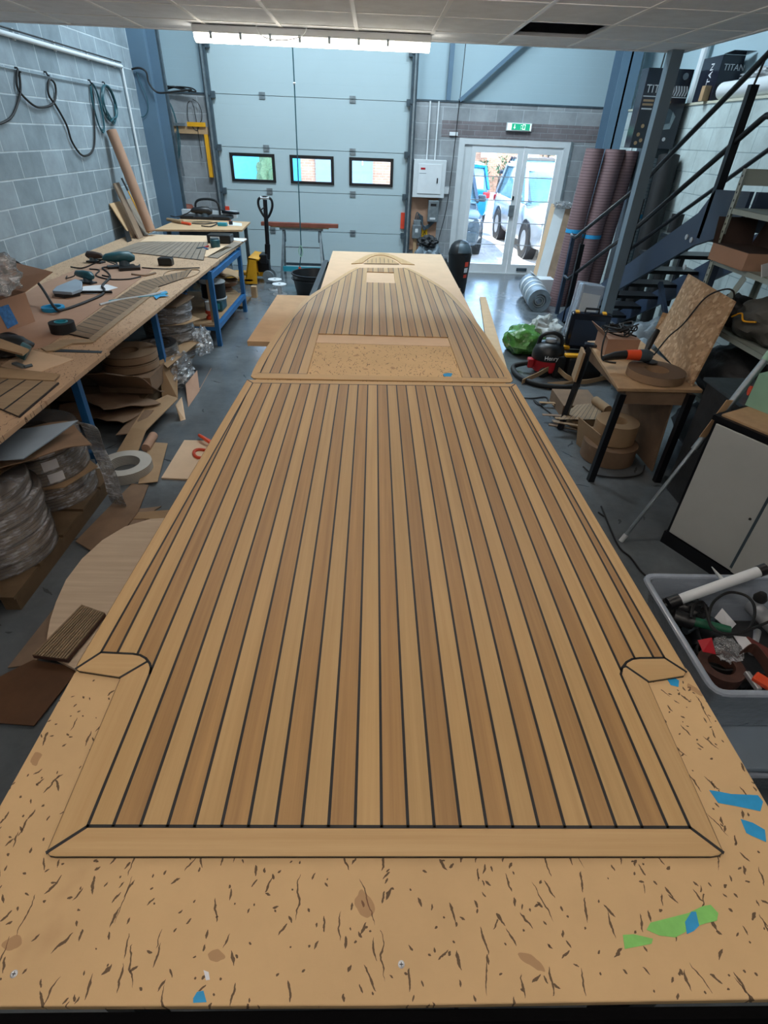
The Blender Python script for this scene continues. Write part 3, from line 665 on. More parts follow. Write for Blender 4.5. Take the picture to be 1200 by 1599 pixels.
def loops(c,rx,rz,n,seed,ax='x'):
    r_=random.Random(seed); P=[]
    for k in range(n*10):
        t=k/10*2*PI; f=1+.12*r_.uniform(-1,1)
        dx=math.sin(t)*rx*f; dz=-rz*(1-math.cos(t))*f
        P.append((c[0]+.004*k/5,c[1]+dx,c[2]+dz) if ax=='x' else (c[0]+dx,c[1]-.002*k/5,c[2]+dz))
    return P
c=X(163,133,XL+.02); cable('coiled_hose',loops(c,.20,.19,4,1),.010,'tealdk','teal air hose coiled on a hook beside the white pipe','hose',n=3)
c=X(143,130,XL+.02); cable('coiled_hose',loops(c,.12,.22,2,2),.008,'tealdk','smaller teal hose loop hanging left of the big coil','hose',n=3)
cable('hung_cable',[Y(u,v,9.9) for u,v in ((200,112),(208,130),(207,150),(203,165),(198,160),(197,140),(201,118))],.007,'tealdk','thin teal cable looped on the steel column','cable')
cable('hung_cable',[Y(u,v,9.88) for u,v in ((200,110),(216,106),(228,112),(232,128),(240,140),(250,145),(272,143),(300,140))],.013,'black','bundle of dark cables turning the corner onto the back wall','cable')
cable('hung_cable',[Y(u,v,9.9) for u,v in ((213,112),(222,135),(230,155),(231,172),(225,182),(218,182))],.005,'tealdk','thin pale cable hanging down the steel column','cable')
for (u,v),lb in zip(((28,112),(73,118),(141,130),(163,133)),('left end','second from left','above the small teal loop','above the big teal coil')):
    q=X(u,v,XL+.02); tag(MB().tube([q+Vector((-.02,0,.03)),q+Vector((0,0,.03)),q+Vector((.012,0,-.0)),q+Vector((.03,0,.0))],.009,6).build('wall_hook','black',None),'black cable hook on the left wall, '+lb,'hook')
# back-left corner shelf strip with hung cables
tag(MB().bx(-3.40,-2.80,10.93,YB-.001,2.03,2.13).build('wall_batten','pine',None),'light pine batten screwed across the back-left block wall','batten')
tag(MB().bx(-3.12,-2.82,10.90,10.93,2.13,2.19).build('yellow_strip','yellow',None),'short yellow level strip standing on the pine batten','strip')
tag(MB().bx(-3.36,-3.16,10.90,10.93,2.13,2.17).build('grey_strip','galv',None),'short grey block on the pine batten beside the yellow strip','strip')
tag(MB().bx(-2.87,-2.81,10.93,YB-.001,1.42,2.03).build('yellow_level','yellow',None),'yellow spirit level hanging upright beside the roller door track','level')
c=Y(257,152,10.93); cable('coiled_hose',loops(c,.13,.42,2,5,'y'),.008,'tealdk','teal hose coil hanging above the pine batten','hose',n=3)
c=Y(301,155,10.93); cable('hung_cable',loops(c,.12,.20,1,6,'y')+[(c.x,c.y,c.z-.1),(c.x+.02,c.y,c.z-.8)],.006,'black','black cable loop with a tail hanging beside the roller door','cable',n=3)
c=Y(277,139,10.93); cable('hung_cable',[(c.x+.3*math.sin(k*.9)*(.6+.05*k),c.y-.02-.003*k,c.z+.03*math.cos(k*1.7)) for k in range(14)],.011,'black','tangle of black cable lying on top of the back block wall','cable',n=4)
tag(MB().bar(Y(275,205,10.93),Y(288,275,10.95),.02,.008).build('hanging_ruler','galv',None),'thin grey metal rule hanging below the pine batten','ruler')
# leaning pieces against the left wall, standing on the bench
BZ=.86
t0=Z(236,361,BZ+.06); t1=X(174,204,XL+.09)
lt=MB().tube([t0,t1],.065,18).build('cardboard_tube','cardp',None,smooth=True); tag(lt,'long brown cardboard tube leaning on the wall beside the white pipe','tube')
def lean(u0,v0,u1,v1,ux,vx,th,mat,name,label,cat,off=.03,wmul=1):
    a=Z(u0,v0,BZ+.003); b=X(u1,v1,XL+off); c_=X(ux,vx,XL+off); w_=(c_-b); w_=Vector((w_.x,w_.y,0))*wmul
    m=MB().slab([a,a+w_,b+w_,b],th); return tag(m.build(name,mat,None),label,cat)
lean(217,373,178,286,186,285,.02,'coiltop','leaning_board','brown plank leaning on the wall between the tube and the pale sheet','board',.05)
lean(206,372,171,318,187,312,.012,'mdf2','leaning_board','pale offcut sheet leaning lowest against the left wall','board',.02)
lean(226,368,195,312,208,306,.015,'greyteak','leaning_board','grey brown panel leaning behind the yellow stick','board',.025)
lean(213,371,206,352,222,348,.01,'redbrown','leaning_board','small dark red board at the foot of the leaning pieces','board',.09)
lean(200,378,190,345,196,343,.02,'black','leaning_board','narrow black offcut leaning at the left end of the pieces','board',.06)
a=Z(233,364,BZ+.012); b=X(200,298,XL+.10); yst=T('yellow_stick','thin yellow stick with black grip leaning before the cardboard tube','stick',a); MB().tube([a,b],.009,8).build('shaft','yellow',yst); 
MB().tube([b,b+(b-a).normalized()*.16],.013,8).build('grip','black',yst)
# ------------------------------------------------------------------ left workbenches
BX0=-3.42
def bench(name,label,y0,y1,x1,z,mat='bench',skew=0):
    t=T(name,label,'workbench',((BX0+x1)/2,(y0+y1)/2,0))
    MB().prism([(BX0,y0),(x1+skew,y0),(x1,y1),(BX0,y1)],z-.03,z).build('top_board',mat,t,bev=.003)
    return t
b1=bench('workbench','near left workbench with a worn tan top and blue steel legs',1.0,3.58,-1.775,BZ,skew=.0)
b2=bench('workbench','long far left workbench with a worn tan top on blue steel frames',3.582,8.40,-1.80,BZ-.002)
def leg(t,x,y,z1=BZ-.032,z0=0,mat='blue',w_=.05): MB().bx(x-w_/2,x+w_/2,y-w_/2,y+w_/2,z0,z1).build('leg',mat,t)
for x,y in ((-1.99,3.44),(-3.3,3.44),(-1.95,1.15),(-3.3,1.15),(-2.45,3.44)): leg(b1,x,y)
MB().bx(-3.3,-1.97,3.415,3.465,.10,.15).build('rail','blue',b1); MB().bx(-3.3,-1.97,1.12,1.17,.76,.82).bx(-2.0,-1.95,1.2,3.4,.77,.82).build('apron','blackm',b1)

for x,y in ((-1.97,4.95),(-3.3,4.95)): leg(b2,x,y)
MB().bx(-2.0,-1.95,3.7,8.3,.76,.825).build('apron','blackm',b2)
# blue shelf frame at the far end of the second bench
for x,y in ((-1.80,6.32),(-1.80,7.82),(-2.6,6.32),(-2.6,7.82)): leg(b2,x,y,BZ-.035)
MB().bx(-1.825,-1.775,6.345,7.795,.74,.80).build('top_rail','blue',b2); MB().bx(-1.825,-1.775,6.345,7.795,.19,.245).build('lower_rail','blue',b2)
MB().bx(-2.6,-1.83,6.3,7.85,.225,.245).build('shelf','pine',b2)
for y in (6.32,7.82): MB().bx(-2.575,-1.825,y-.02,y+.02,.74,.79).bx(-2.575,-1.825,y-.02,y+.02,.18,.224).build('side_rail','blue',b2)
MB().bx(-1.87,-1.84,6.36,6.40,.26,.8).build('timber_stud','pine',b2)
# back bench
b3=T('workbench','small cluttered bench in the far left corner before the roller door','workbench',(-2.5,9.35,0)); FZ=.90
MB().prism([(-3.15,8.60),(-1.95,8.85),(-2.0,9.75),(-3.15,9.8)],FZ-.025,FZ).build('top_board','mdf2',b3)
for x,y in ((-3.0,8.75),(-2.05,8.95),(-3.0,9.74),(-2.08,9.72)): leg(b3,x,y,FZ-.026,mat='galvd')
MB().bx(-2.9,-2.05,8.9,8.94,.76,.87).build('apron','galvd',b3)
# ---- things on the benches: teak panels
def flat(pts,z,th,mat,name,label,cat,grp=None): return tag(MB().prism([Z(u,v,z+th) for u,v in pts],z,z+th).build(name,mat,None),label,cat,grp)
g=.0008
def teakstrip(pts,z,th,label,n_,seams_dir,mat='oldteak'):
    t=T('teak_walkway',label,'panel',Z(*[sum(p[i] for p in pts)/len(pts) for i in (0,1)],z))
    P=[Z(u,v,z+th) for u,v in pts]; MB().prism(P,z,z+th).build('caulk_base','caulk',t)
    a,b,c,d=P; m=MB()      # quad a-b front, d-c back ; planks across
    for k in range(n_):
        t0,t1=(k+.06)/n_,(k+.94)/n_
        if seams_dir=='v': q=[a.lerp(b,t0),a.lerp(b,t1),d.lerp(c,t1),d.lerp(c,t0)]
        else: q=[a.lerp(d,t0),a.lerp(d,t1),b.lerp(c,t1),b.lerp(c,t0)]
        m.prism(q,z+th,z+th+.001)
    m.build('planks',mat,t); return t
teakstrip([(104,520),(139,528),(246,448),(222,439)],BZ,.008,'dark slatted teak walkway panel lying along the bench edge',18,'h')
teakstrip([(222,439),(246,448),(290,433),(300,420)],BZ,.007,'further dark slatted teak panel continuing the walkway panel',9,'h')
flat([(139,528),(145,534),(250,450),(246,447.5)],BZ,.009,'oldteak2','teak_margin','pale teak margin strip along the edge of the slatted panel','strip')
flat([(98,530),(139,529),(145,534),(112,536),(84,547),(72,548),(64,543)],BZ,.010,'oldteak2','teak_offcut','curved pale teak offcut joining the near end of the slatted panel','strip')
teakstrip([(184,392),(318,406),(325,378),(238,377)],BZ,.006,'wide grey brown planked teak panel on the far bench',14,'v','greyteak')
flat([(160,398),(186,393),(240,377),(216,378)],BZ,.006,'greyteak','teak_walkway','narrow grey teak panel at the wall end of the far bench','panel')
flat([(218,378),(326,379),(328,368),(236,366)],BZ,.006,'mdf','mdf_sheet','pale clean board lying at the far end of the bench','board')
flat([(299,398),(324,401),(362,386),(345,384)],BZ,.006,'mdf','mdf_offcut','pointed pale board offcut near the far bench edge','board')
teakstrip([(323,401),(340,403),(378,379),(366,377)],BZ,.005,'narrow planked panel on the far corner of the bench',4,'v','greyteak')
a=[Z(u,v,BZ+.003) for u,v in ((257,427),(258,432),(268,435),(290,434),(306,429),(312,423),(304,421),(270,422))]; tag(MB().tube(cr(a,5,True),.006,6,closed=True).build('teak_ring','oldteak2',None),'rounded teak ring frame on the bench beyond the slatted panel','frame')
flat([(82,549),(158,551),(160,548),(95,545)],BZ,.003,'black','black_strip','flat black caulk strip crossing the near end of the bench','strip')
flat([(0,572),(18,560),(48,546),(115,561),(55,583)],BZ,.004,'mdf','cardboard_sheet','pale thin board with dark spots at the near left bench','board')
t=teakstrip([(-60,612),(30,650),(92,597),(0,583)],BZ,.010,'teak corner panel with caulk lines at the near end of the bench',4,'v','oldteak2')
flat([(-30,588),(84,594),(93,584),(88,583),(0,573),(-30,572)],BZ+.011,.006,'card','cardboard_sheet','brown cardboard strip at the near left bench end','cardboard')
# brown cardboard sheet covering wall side and box of cardboard
flat([(22,548),(70,543),(240,420),(150,408),(60,445),(-60,520),(-40,560)],BZ,.002,'cardp','paper_sheet','large brown paper sheet covering the wall side of the bench','paper')
cb=T('cardboard_box','open brown cardboard box with a blue label at the left edge','box',Z(20,520,BZ))
A,Bp=Z(-60,545,BZ+.003),Z(55,502,BZ+.003); up=Vector((0,0,.21)); MB().slab([A,Bp,Bp+up,A+up],.006).build('side_panel','cardp',cb)
C_=Bp+Vector((-.45,.25,0)); MB().slab([Bp,C_,C_+up,Bp+up],.006).build('side_panel','cardp',cb); MB().slab([Bp+up,C_+up,C_+up+Vector((.05,.25,.12)),Bp+up+Vector((.18,.12,.12))],.005).build('flap','cardp',cb)
n_=(Bp-A).cross(up).normalized()*.004; n_=n_ if n_.y<0 else -n_
MB().slab([p+n_ for p in (X(0,0,0) if False else A.lerp(Bp,.60)+Vector((0,0,.02)),A.lerp(Bp,.76)+Vector((0,0,.03)),A.lerp(Bp,.72)+Vector((0,0,.17)),A.lerp(Bp,.56)+Vector((0,0,.17)))],.001).build('blue_label','bluepaper',cb)
tag(MB().blob(Z(-8,458,1.12),(.34,.34,.30),.3,2.6,3).build('plastic_bag','film',None,smooth=True),'clear crumpled plastic bag bulging from the cardboard box','bag')
# upright blue-grey sheet at left edge
q=[X(u,v,XL+.06) for u,v in ((-60,300),(3,345),(42,430),(-60,470))]; tag(MB().slab([Vector((XL+.02,3.2,2.3-.9)),Vector((XL+.02,4.9,2.3-.9)),Vector((XL+.12,5.0,BZ)),Vector((XL+.12,3.2,BZ))],.01).build('leaning_sheet','blueboard',None),'blue grey sheet leaning on the wall at the left edge','board')
# cables and tools
cable('power_cable',[Z(-60,380,1.3),Z(0,402,1.22),Z(30,412,1.14),Z(62,445,1.0),Z(85,480,BZ+.05),Z(97,484,BZ+.012),Z(120,477,BZ+.012),Z(158,461,BZ+.012),Z(163,452,BZ+.012),Z(160,446,BZ+.012),Z(172,434,BZ+.012)],.011,'rubber','thick black cable arching over the box onto the near bench')
tag(MB().ring(Z(84,484,BZ+.002),.06,.085,0,.028).build('tape_roll','tape',None,smooth=True),'blue tape roll lying flat under the black cable','tape roll')
tr=T('tape_roll','dark tape roll with teal core standing near the slatted panel','tape roll',Z(100,518,BZ)); MB().ring(Z(100,518,BZ+.002),.045,.085,0,.07).build('roll','rubber',tr,smooth=True); MB().ring(Z(100,518,BZ+.002),.036,.045,0,.075).build('core','teal',tr,smooth=True)
kb=T('sanding_block','grey blue sanding pad lying on the brown paper','pad',Z(105,460,BZ)); MB().prism([Z(u,v,BZ+.05) for u,v in ((82,455),(88,448),(118,436),(128,440),(127,452),(112,457))],BZ+.03,BZ+.055).build('pad','blueboard',kb,bev=.004); MB().prism([Z(u,v,BZ+.03) for u,v in ((84,458),(120,440),(128,446),(124,457),(100,461))],BZ+.003,BZ+.03).build('base','black',kb)
flat([(126,458),(130,447),(168,444),(184,449),(150,459)],BZ,.004,'paper','paper_sheet','white paper sheet under the dark rod on the bench','paper')
tag(MB().tube([Z(124,456,BZ+.018),Z(175,456,BZ+.018)],.012,8).build('black_rod','black',None),'short black rod lying on the white paper','rod')
def sander(loc,rz,label,body='tealdk',base='black',s=1):
    t=T('sander',label,'power tool',loc,rz=rz); M4=Matrix.Translation(loc)@Matrix.Rotation(rz,4,'Z')
    def w(p): return M4@(Vector(p)*s)
    m=MB(); m.bx(-.11*s,.11*s,-.045*s,.045*s,0,.018*s,M4); m.build('sanding_plate',base,t,bev=.003)
    MB().tube([w((-.13,0,.075)),w((-.10,0,.085)),w((0,0,.085)),w((.08,0,.08)),w((.12,0,.07))],[.012*s,.03*s,.042*s,.045*s,.02*s],12).build('body',body,t,smooth=True)
    MB().tube([w((.03,0,.02)),w((.03,0,.06))],[.045*s,.04*s],14).build('motor_housing','galvd',t,smooth=True)
    MB().tube(cr([w((-.13,0,.075)),w((-.2,.03,.04)),w((-.3,.02,.012)),w((-.38,.1,.012))],5),.006*s,6).build('cord','rubber',t,smooth=True)
    return t
sander(Z(190,418,BZ),.5,'teal belt sander lying on the middle of the far bench',s=1.25)
sander(Z(135,442,BZ),-.4,'small teal detail sander beside the grey sanding pad',s=.9)
sander(Z(150,410,BZ),2.8,'dark red and black sander near the wall by the loose cords','brownbox','black',.9)
tag(MB().prism([Z(u,v,BZ+.02) for u,v in ((186,417),(216,416),(219,413),(219,419),(186,421))],BZ+.002,BZ+.03).build('black_plate','black',None),'black tool plate beside the belt sander','plate')
bk=T('black_block','small black box standing near the middle of the far bench','box',Z(260,413,BZ)); p=Z(260,414,BZ); MB().bx(p.x-.075,p.x+.075,p.y-.04,p.y+.05,BZ+.001,BZ+.075).build('body','black',bk,bev=.008); MB().bx(p.x-.06,p.x+.06,p.y-.03,p.y+.04,BZ+.075,BZ+.079).build('lid','rubber',bk)
def scribble(pts,r,mat,label,z=BZ): return cable('loose_cord',[Z(u,v,z+.008) for u,v in pts],r,mat,label)
scribble([(150,405),(165,406),(182,410),(178,416),(160,418),(168,425),(172,432),(160,430)],.008,'rubber','black cord curling on the bench behind the detail sander')
scribble([(140,420),(155,422),(150,430),(170,436),(200,436),(220,432)],.007,'rubber','black cord running toward the belt sander')
scribble([(206,428),(225,430),(243,426)],.010,'coiltop','short thin brown cord beyond the slatted panel')
scribble([(222,418),(260,420),(312,418)],.006,'rubber','long straight dark cord before the teak ring')
scribble([(156,476),(190,468),(230,462),(258,455)],.010,'alu','thin pale rod crossing the slatted panel')
scribble([(170,470),(200,466),(240,462),(262,458)],.006,'teal','thin teal rod crossing the slatted panel')
tag(MB().prism([Z(u,v,BZ+.0095) for u,v in ((240,462),(252,458),(250,454),(262,455),(258,460),(264,462),(250,463),(244,467))],BZ+.009,BZ+.0098).build('tape_scrap','tape',None),'crumpled blue tape scrap at the edge of the slatted panel','tape')
gd2=T('sander','black sander with a brown plank on it at the near left bench end','power tool',Z(20,550,BZ)); p=Z(22,555,BZ)
MB().blob((p.x-.05,p.y,BZ+.006),(.36,.26,.13),.12,2,5).build('body','black',gd2,smooth=True); MB().tube([Z(44,552,BZ+.05),Z(30,545,BZ+.08)],.05,12).build('motor_housing','tealdk',gd2,smooth=True); MB().tube(cr([Z(-10,528,BZ+.02),Z(10,521,BZ+.03),Z(25,524,BZ+.03),Z(27,530,BZ+.03),Z(18,536,BZ+.05)],5),.011,7).build('cord','rubber',gd2,smooth=True)
tag(MB().slab([Z(-30,538,BZ+.13),Z(-30,520,BZ+.13),Z(46,548,BZ+.125),Z(36,556,BZ+.125)],.012).build('brown_plank','card',None),'flat brown plank resting on the black sander','board')
pn=T('pencil_tool','grey scraper at the foot of the near pale board','scraper',Z(40,572,BZ)); MB().bar(Z(22,567,BZ+.012),Z(38,573,BZ+.012),.03,.012).build('blade','galv',pn); MB().tube([Z(38,573,BZ+.014),Z(50,570,BZ+.014)],.010,8).build('handle','galvd',pn)
# far end items on bench 2
dr=T('tool_charger','black battery charger on the far end of the bench','charger',Z(345,378,BZ)); p=Z(345,378,BZ); MB().bx(p.x-.15,p.x+.16,p.y-.12,p.y+.1,BZ+.001,BZ+.10).build('body','black',dr,bev=.012); MB().bx(p.x-.1,p.x+.02,p.y-.13,p.y-.12,BZ+.03,BZ+.08).build('label_plate','white',dr)
tc=T('glue_tin','small teal grey tin beside the black charger','tin',Z(337,384,BZ)); MB().lathe([(.055,.001),(.06,.01),(.06,.085),(.05,.095)],Z(337,386,BZ),20).build('body','tealdk',tc,smooth=True); MB().lathe([(.05,.096),(.05,.105),(0,.105)],Z(337,386,BZ),20).build('lid','galvd',tc)
pl=T('pliers','pair of dark pliers on the far bench beside the tin','pliers',Z(315,388,BZ)); MB().bar(Z(308,388,BZ+.01),Z(319,386,BZ+.01),.03,.015).build('jaws','galvd',pl); MB().tube([Z(319,386,BZ+.01),Z(326,384,BZ+.01)],.009,6).build('handle','red',pl); MB().tube([Z(319,387,BZ+.01),Z(325,389,BZ+.01)],.009,6).build('handle','blue',pl)
flat([(358,374),(380,377),(386,373),(362,371)],BZ,.003,'paper','paper_sheet','white paper sheet at the far corner of the bench','paper')
# clutter on the back bench
def fz(u,v): return Z(u,v,FZ)
pt=T('wooden_barrel','brown red barrel shaped pot standing behind the back bench','pot',Y(252,350,10.2)); p=Y(252,350,10.2)+Vector((.08,.45,0)); p.x=-3.3+.02; MB().lathe([(.10,0),(.15,.08),(.17,.2),(.15,.34),(.11,.42),(0,.42)],(p.x,p.y,.60),20).build('body','terracotta',pt,smooth=True); MB().bx(p.x-.12,p.x+.35,p.y-.15,p.y+.3,.56,.60).build('stand_top','pallet',pt); MB().bx(p.x-.1,p.x+.3,p.y-.1,p.y+.25,0,.56).build('stand','brownbox',pt)
hc=T('tool_case','black carry case with a handle lying open on the back bench','case',fz(315,340)); p=fz(318,342); MB().bx(p.x-.35,p.x+.45,p.y-.1,p.y+.2,FZ+.001,FZ+.05).build('tray','black',hc,bev=.01)
MB().tube(cr([(p.x-.16,p.y+.2,FZ+.04),(p.x-.15,p.y+.2,FZ+.2),(p.x-.05,p.y+.2,FZ+.26),(p.x+.14,p.y+.2,FZ+.26),(p.x+.22,p.y+.2,FZ+.2),(p.x+.23,p.y+.2,FZ+.04)],4),.018,8).build('handle','black',hc,smooth=True)
MB().box((p.x+.05,p.y+.25,FZ+.055),(.9,.1,.1)).build('rear_box','offwhite',hc)
sander(fz(318,347),.2,'black sander lying across the case on the back bench','black','black',1.3).location.z+=.052
tag(MB().bar(fz(335,338)+Vector((0,0,.09)),fz(372,343)+Vector((0,0,.09)),.09,.03).build('clamp_bar','blackm',None),'dark bar clamp lying at the right of the back bench','clamp')
c1=T('heat_gun','orange and white glue gun at the left front of the back bench','power tool',fz(275,349)); MB().tube([fz(262,346)+Vector((0,0,.03)),fz(285,350)+Vector((0,0,.03))],[.022,.03],10).build('body','card',c1,smooth=True); MB().tube([fz(285,350)+Vector((0,0,.02)),fz(298,352)+Vector((0,0,.02))],.018,8).build('handle','orange',c1,smooth=True)
tag(MB().box(fz(348,353)+Vector((0,0,.025)),(.14,.07,.045)).build('blue_box','teal',None,bev=.008),'small turquoise box at the front of the back bench','box')
tag(MB().lathe([(.03,.001),(.03,.05),(0,.05)],fz(361,351),14).build('black_stopper','black',None),'small black cap beside the turquoise box','cap')
tag(MB().prism([fz(u,v) for u,v in ((355,352),(378,353),(378,349),(362,347))],FZ+.0005,FZ+.003).build('paper_sheet','paper',None),'white paper at the right end of the back bench','paper')
cable('loose_cord',[fz(u,v)+Vector((0,0,.012)) for u,v in ((300,350),(320,351),(340,349),(330,355),(315,354))],.008,'rubber','black cord on the front of the back bench')
# ------------------------------------------------------------------ under the left benches
def pallet(name,label,x0,x1,y0,y1,h=.12,z=0):
    t=T(name,label,'pallet',((x0+x1)/2,(y0+y1)/2,z)); n=5
    for k in range(n):
        a=y0+(y1-y0)*k/n; MB().bx(x0,x1,a+.01,a+(y1-y0)/n-.015,z+h-.018,z+h).build('slat','pallet',t)
    for k in range(3):
        a=x0+(x1-x0-.08)*k/2; MB().bx(a,a+.08,y0+.02,y1-.02,z,z+h-.019).build('runner','pallet',t)
    return t
pallet('pallet','wooden pallet under the nearest wrapped coil stacks',-2.75,-1.82,1.98,3.30,.10)
pallet('pallet','wooden pallet under the coils beneath the middle of the bench',-2.9,-2.0,4.35,5.98,.14)
def coil(loc,label,ro=.29,ri=.13,h=.088,mat='coil',wrap=True,grp=None,lab=None,topc='coiltop'):
    t=T('wrapped_coil' if wrap else 'strip_coil',label,'coil',loc,grp); x,y,z=loc
    MB().ring((x,y,z),ri,ro,.004,h-.004,44).build('strip_winding',mat,t,smooth=True)
    if wrap: MB().ring((x,y,z),ri-.004,ro+.006,0,h,44).build('plastic_wrap','wrap',t,smooth=True)
    if lab is not None:
        a=lab; m=MB(); q=[]
        for k in range(4):
            for zz in (.015,h-.012): q.append(Vector((x+(ro+.009)*math.cos(a+k*.1),y+(ro+.009)*math.sin(a+k*.1),z+zz)))
        for k in range(3): m.slab([q[2*k],q[2*k+2],q[2*k+3],q[2*k+1]],.001)
        m.build('paper_label','paper',t)
    return t
ordn=['bottom','second','third','fourth','fifth','top']
def stack(cx,cy,z0,n,name,ro=.29,h=.088,lab=(),jit=.012,seed=0,card=()):
    r_=random.Random(seed); z=z0
    for k in range(n):
        o_='bottom' if k==0 else ('top' if k==n-1 else ('second','third','fourth','fifth')[k-1])
        l=f'clear wrapped grey brown coil, {o_} of the stack {name}' if o_ in('bottom','top') else f'clear wrapped grey brown coil, {o_} from the bottom of the stack {name}'
        coil((cx+r_.uniform(-jit,jit),cy+r_.uniform(-jit,jit),z),l,ro,.13,h,grp='plastic wrapped coils under the left benches',lab=(-.9 if k in lab else None)); z+=h+.001
        if k in card:
            P=[(cx+(ro+.03)*math.cos(t+.3),cy+(ro+.03)*math.sin(t+.3)) for t in (0,1.1,2.2,3.1,4.2,5.0,5.6)]; P[0]=(cx+ro+.08,cy+.02); P[-1]=(cx+ro*.95,cy-ro*.8)
            tag(MB().prism(P,z,z+.006).build('cardboard_layer','card',None),f'cardboard sheet between the coils of the stack {name}, '+('lower one' if k<2 else 'upper one'),'cardboard'); z+=.008
    return z
zA=stack(-2.10,2.36,.10,5,'nearest the camera',.30,.094,(),.018,1)
zB=stack(-2.14,2.99,.10,5,'behind the nearest stack',.29,.088,(2,3,4),.012,2,card=(1,))
zC=stack(-2.10,5.75-.12,.141,6,'by the blue frame',.24,.085,(),.010,3,card=(0,3))
tag(MB().prism([(-2.42,5.35),(-1.9,5.36),(-1.85,5.8),(-2.1,5.92),(-2.4,5.85)],zC+.001,zC+.012).build('cardboard_disc','cardd',None),'round edged cardboard lid on the coil stack beside the blue frame','cardboard')
zz=max(zA,zB)
tag(MB().slab([Z(-60,790,zz+.0),Z(8,735,zz+.0),Z(128,676,zz+.0),Z(60,668,zz+.0),Z(-60,690,zz+.0)],.006).build('cardboard_sheet','card',None),'wide brown cardboard sheet covering the two nearest coil stacks','cardboard')
tag(MB().sheet(Z(34,706,zz+.05),.62,.34,lambda u,v:.03*math.sin(u*3)+.02*v,.006,.75,3,.02).build('cardboard_sheet','cardd',None,smooth=True),'curled brown cardboard under the blue grey sheet','cardboard')
tag(MB().slab([Z(-60,722,zz+.12),Z(0,718,zz+.12),Z(36,716,zz+.12),Z(80,686,zz+.13),Z(122,656,zz+.15),Z(110,658,zz+.15),Z(20,672,zz+.14),Z(-60,690,zz+.13)],.006).build('blue_grey_sheet','blueboard',None),'blue grey sheet lying on top of the cardboard over the coils','board')
fl=[(108,664),(125,660),(140,668),(148,690),(160,716),(172,745),(180,775),(186,788)]
m=MB(); pts=[]; zs_=[zz+.06,zz+.09,zz+.06,.44,.33,.22,.11,.02]
for (u,v),z_ in zip(fl,zs_): c=Z(u,v,z_); pts.append((c-Vector((.055,-.02,0)),c+Vector((.055,-.01,0))))
P0=cr([p[0] for p in pts],4); P1=cr([p[1] for p in pts],4)
for i in range(len(P0)-1):
    q=[P0[i],P1[i],P1[i+1],P0[i+1]]
    a=[m.bm.verts.new(p+Vector((0,0,.02*noise.noise(p*9)))) for p in q]; m.bm.faces.new(a)
bmesh.ops.remove_doubles(m.bm,verts=m.bm.verts,dist=.0005); bmesh.ops.solidify(m.bm,geom=m.bm.faces[:],thickness=.003)
tag(m.build('plastic_strip','film',None,smooth=True),'long strip of clear crinkled plastic hanging down from the coils to the floor','plastic')
coil((-1.86,3.40,.002),'loose coil of grey strip lying on the floor before the blue bench leg',.19,.11,.085,'greycoil',False,topc='greycoil').location=(-1.80,3.40,.002)
tag(MB().blob((-2.1,1.80,.0),(.5,.34,.30),.25,3,7).build('plastic_wrap','film',None,smooth=True),'crumpled clear plastic at the foot of the nearest coil stack','plastic')
# brown coils and cardboard in the middle
for k,lb in ((0,'brown wound coil, lower of the pair on the cardboard under the bench'),(1,'brown wound coil, upper of the pair on the cardboard under the bench')): coil((-2.2,4.78+.01*k,.30+k*.077),lb,.24,.085,.074,'coilb',False,'brown coil pair')
coil((-2.12,5.20,.23),'dark topped wrapped coil behind the brown pair of coils',.21,.16,.15,'coil')
tag(MB().ring((-2.12,5.20,.381),.15,.205,0,.006).build('black_ring','black',None),'black ring lying on the dark topped coil','ring')
tag(MB().bx(-2.42,-1.95,4.52,4.95,.145,.292).build('crate','cardd',None),'brown carton under the pair of brown coils','carton')
tag(MB().bx(-2.3,-1.93,5.0,5.36,.145,.226).build('carton','cardd',None),'low carton under the dark topped coil','carton')
tag(MB().slab([Z(245,560,.30),Z(300,528,.30),Z(310,535,.29),Z(262,575,.27)],.006).build('cardboard_strip','card',None),'curved cardboard strip in front of the brown coils','cardboard')
tag(MB().slab([Z(254,624,.003),Z(278,621,.003),X(276,552,-1.90),X(249,563,-1.97)],.01).build('upright_cardboard','card',None),'upright brown cardboard panel standing before the brown coils','cardboard')
tag(MB().blob((-1.90,5.12,.0),(.22,.42,.34),.3,4,9).build('plastic_wrap','film',None,smooth=True),'crumpled clear plastic hanging beside the upright cardboard panel','plastic')
r_=random.Random(4)
def csheet(u,v,z,lx,ly,rz,label,mat='card',bend=.05,tilt=(0,0),seed=0):
    return tag(MB().sheet(Z(u,v,z),lx,ly,lambda a,b:bend*(math.cos(a*PI)),.006,rz,seed,.02,tilt=tilt).build('cardboard_sheet',mat,None,smooth=True),label,'cardboard')
csheet(190,598,.28,.55,.5,1.5,'large curved brown cardboard sheet under the middle of the bench','cardd',.10,(.0,.25),1)
csheet(188,625,.18,.5,.4,.9,'small brown cardboard sheet behind the blue bench leg','cardd',.03,(0,.1),2)
csheet(205,640,.10,.6,.3,1.3,'torn cardboard sheet lying low behind the long flattened carton','cardd',.02,(0,.05),8)
csheet(165,640,.12,.7,.35,.4,'dark edged cardboard sheet at the foot of the blue leg','cardd',.02,(0,0),5)
m=MB().slab([Z(181,708,.035),Z(213,711,.035),Z(228,672,.10),Z(278,622,.12),Z(262,616,.12),Z(228,632,.13),Z(205,668,.10)],.006)
tag(m.build('flattened_carton','card',None),'long flattened brown carton sloping out from under the bench','cardboard')
tag(MB().slab([Z(181,679,.09),Z(212,676,.08),Z(240,640,.12),Z(215,640,.12)],.006).build('cardboard_sheet','cardd',None),'narrow cardboard sheet under the long flattened carton','cardboard')
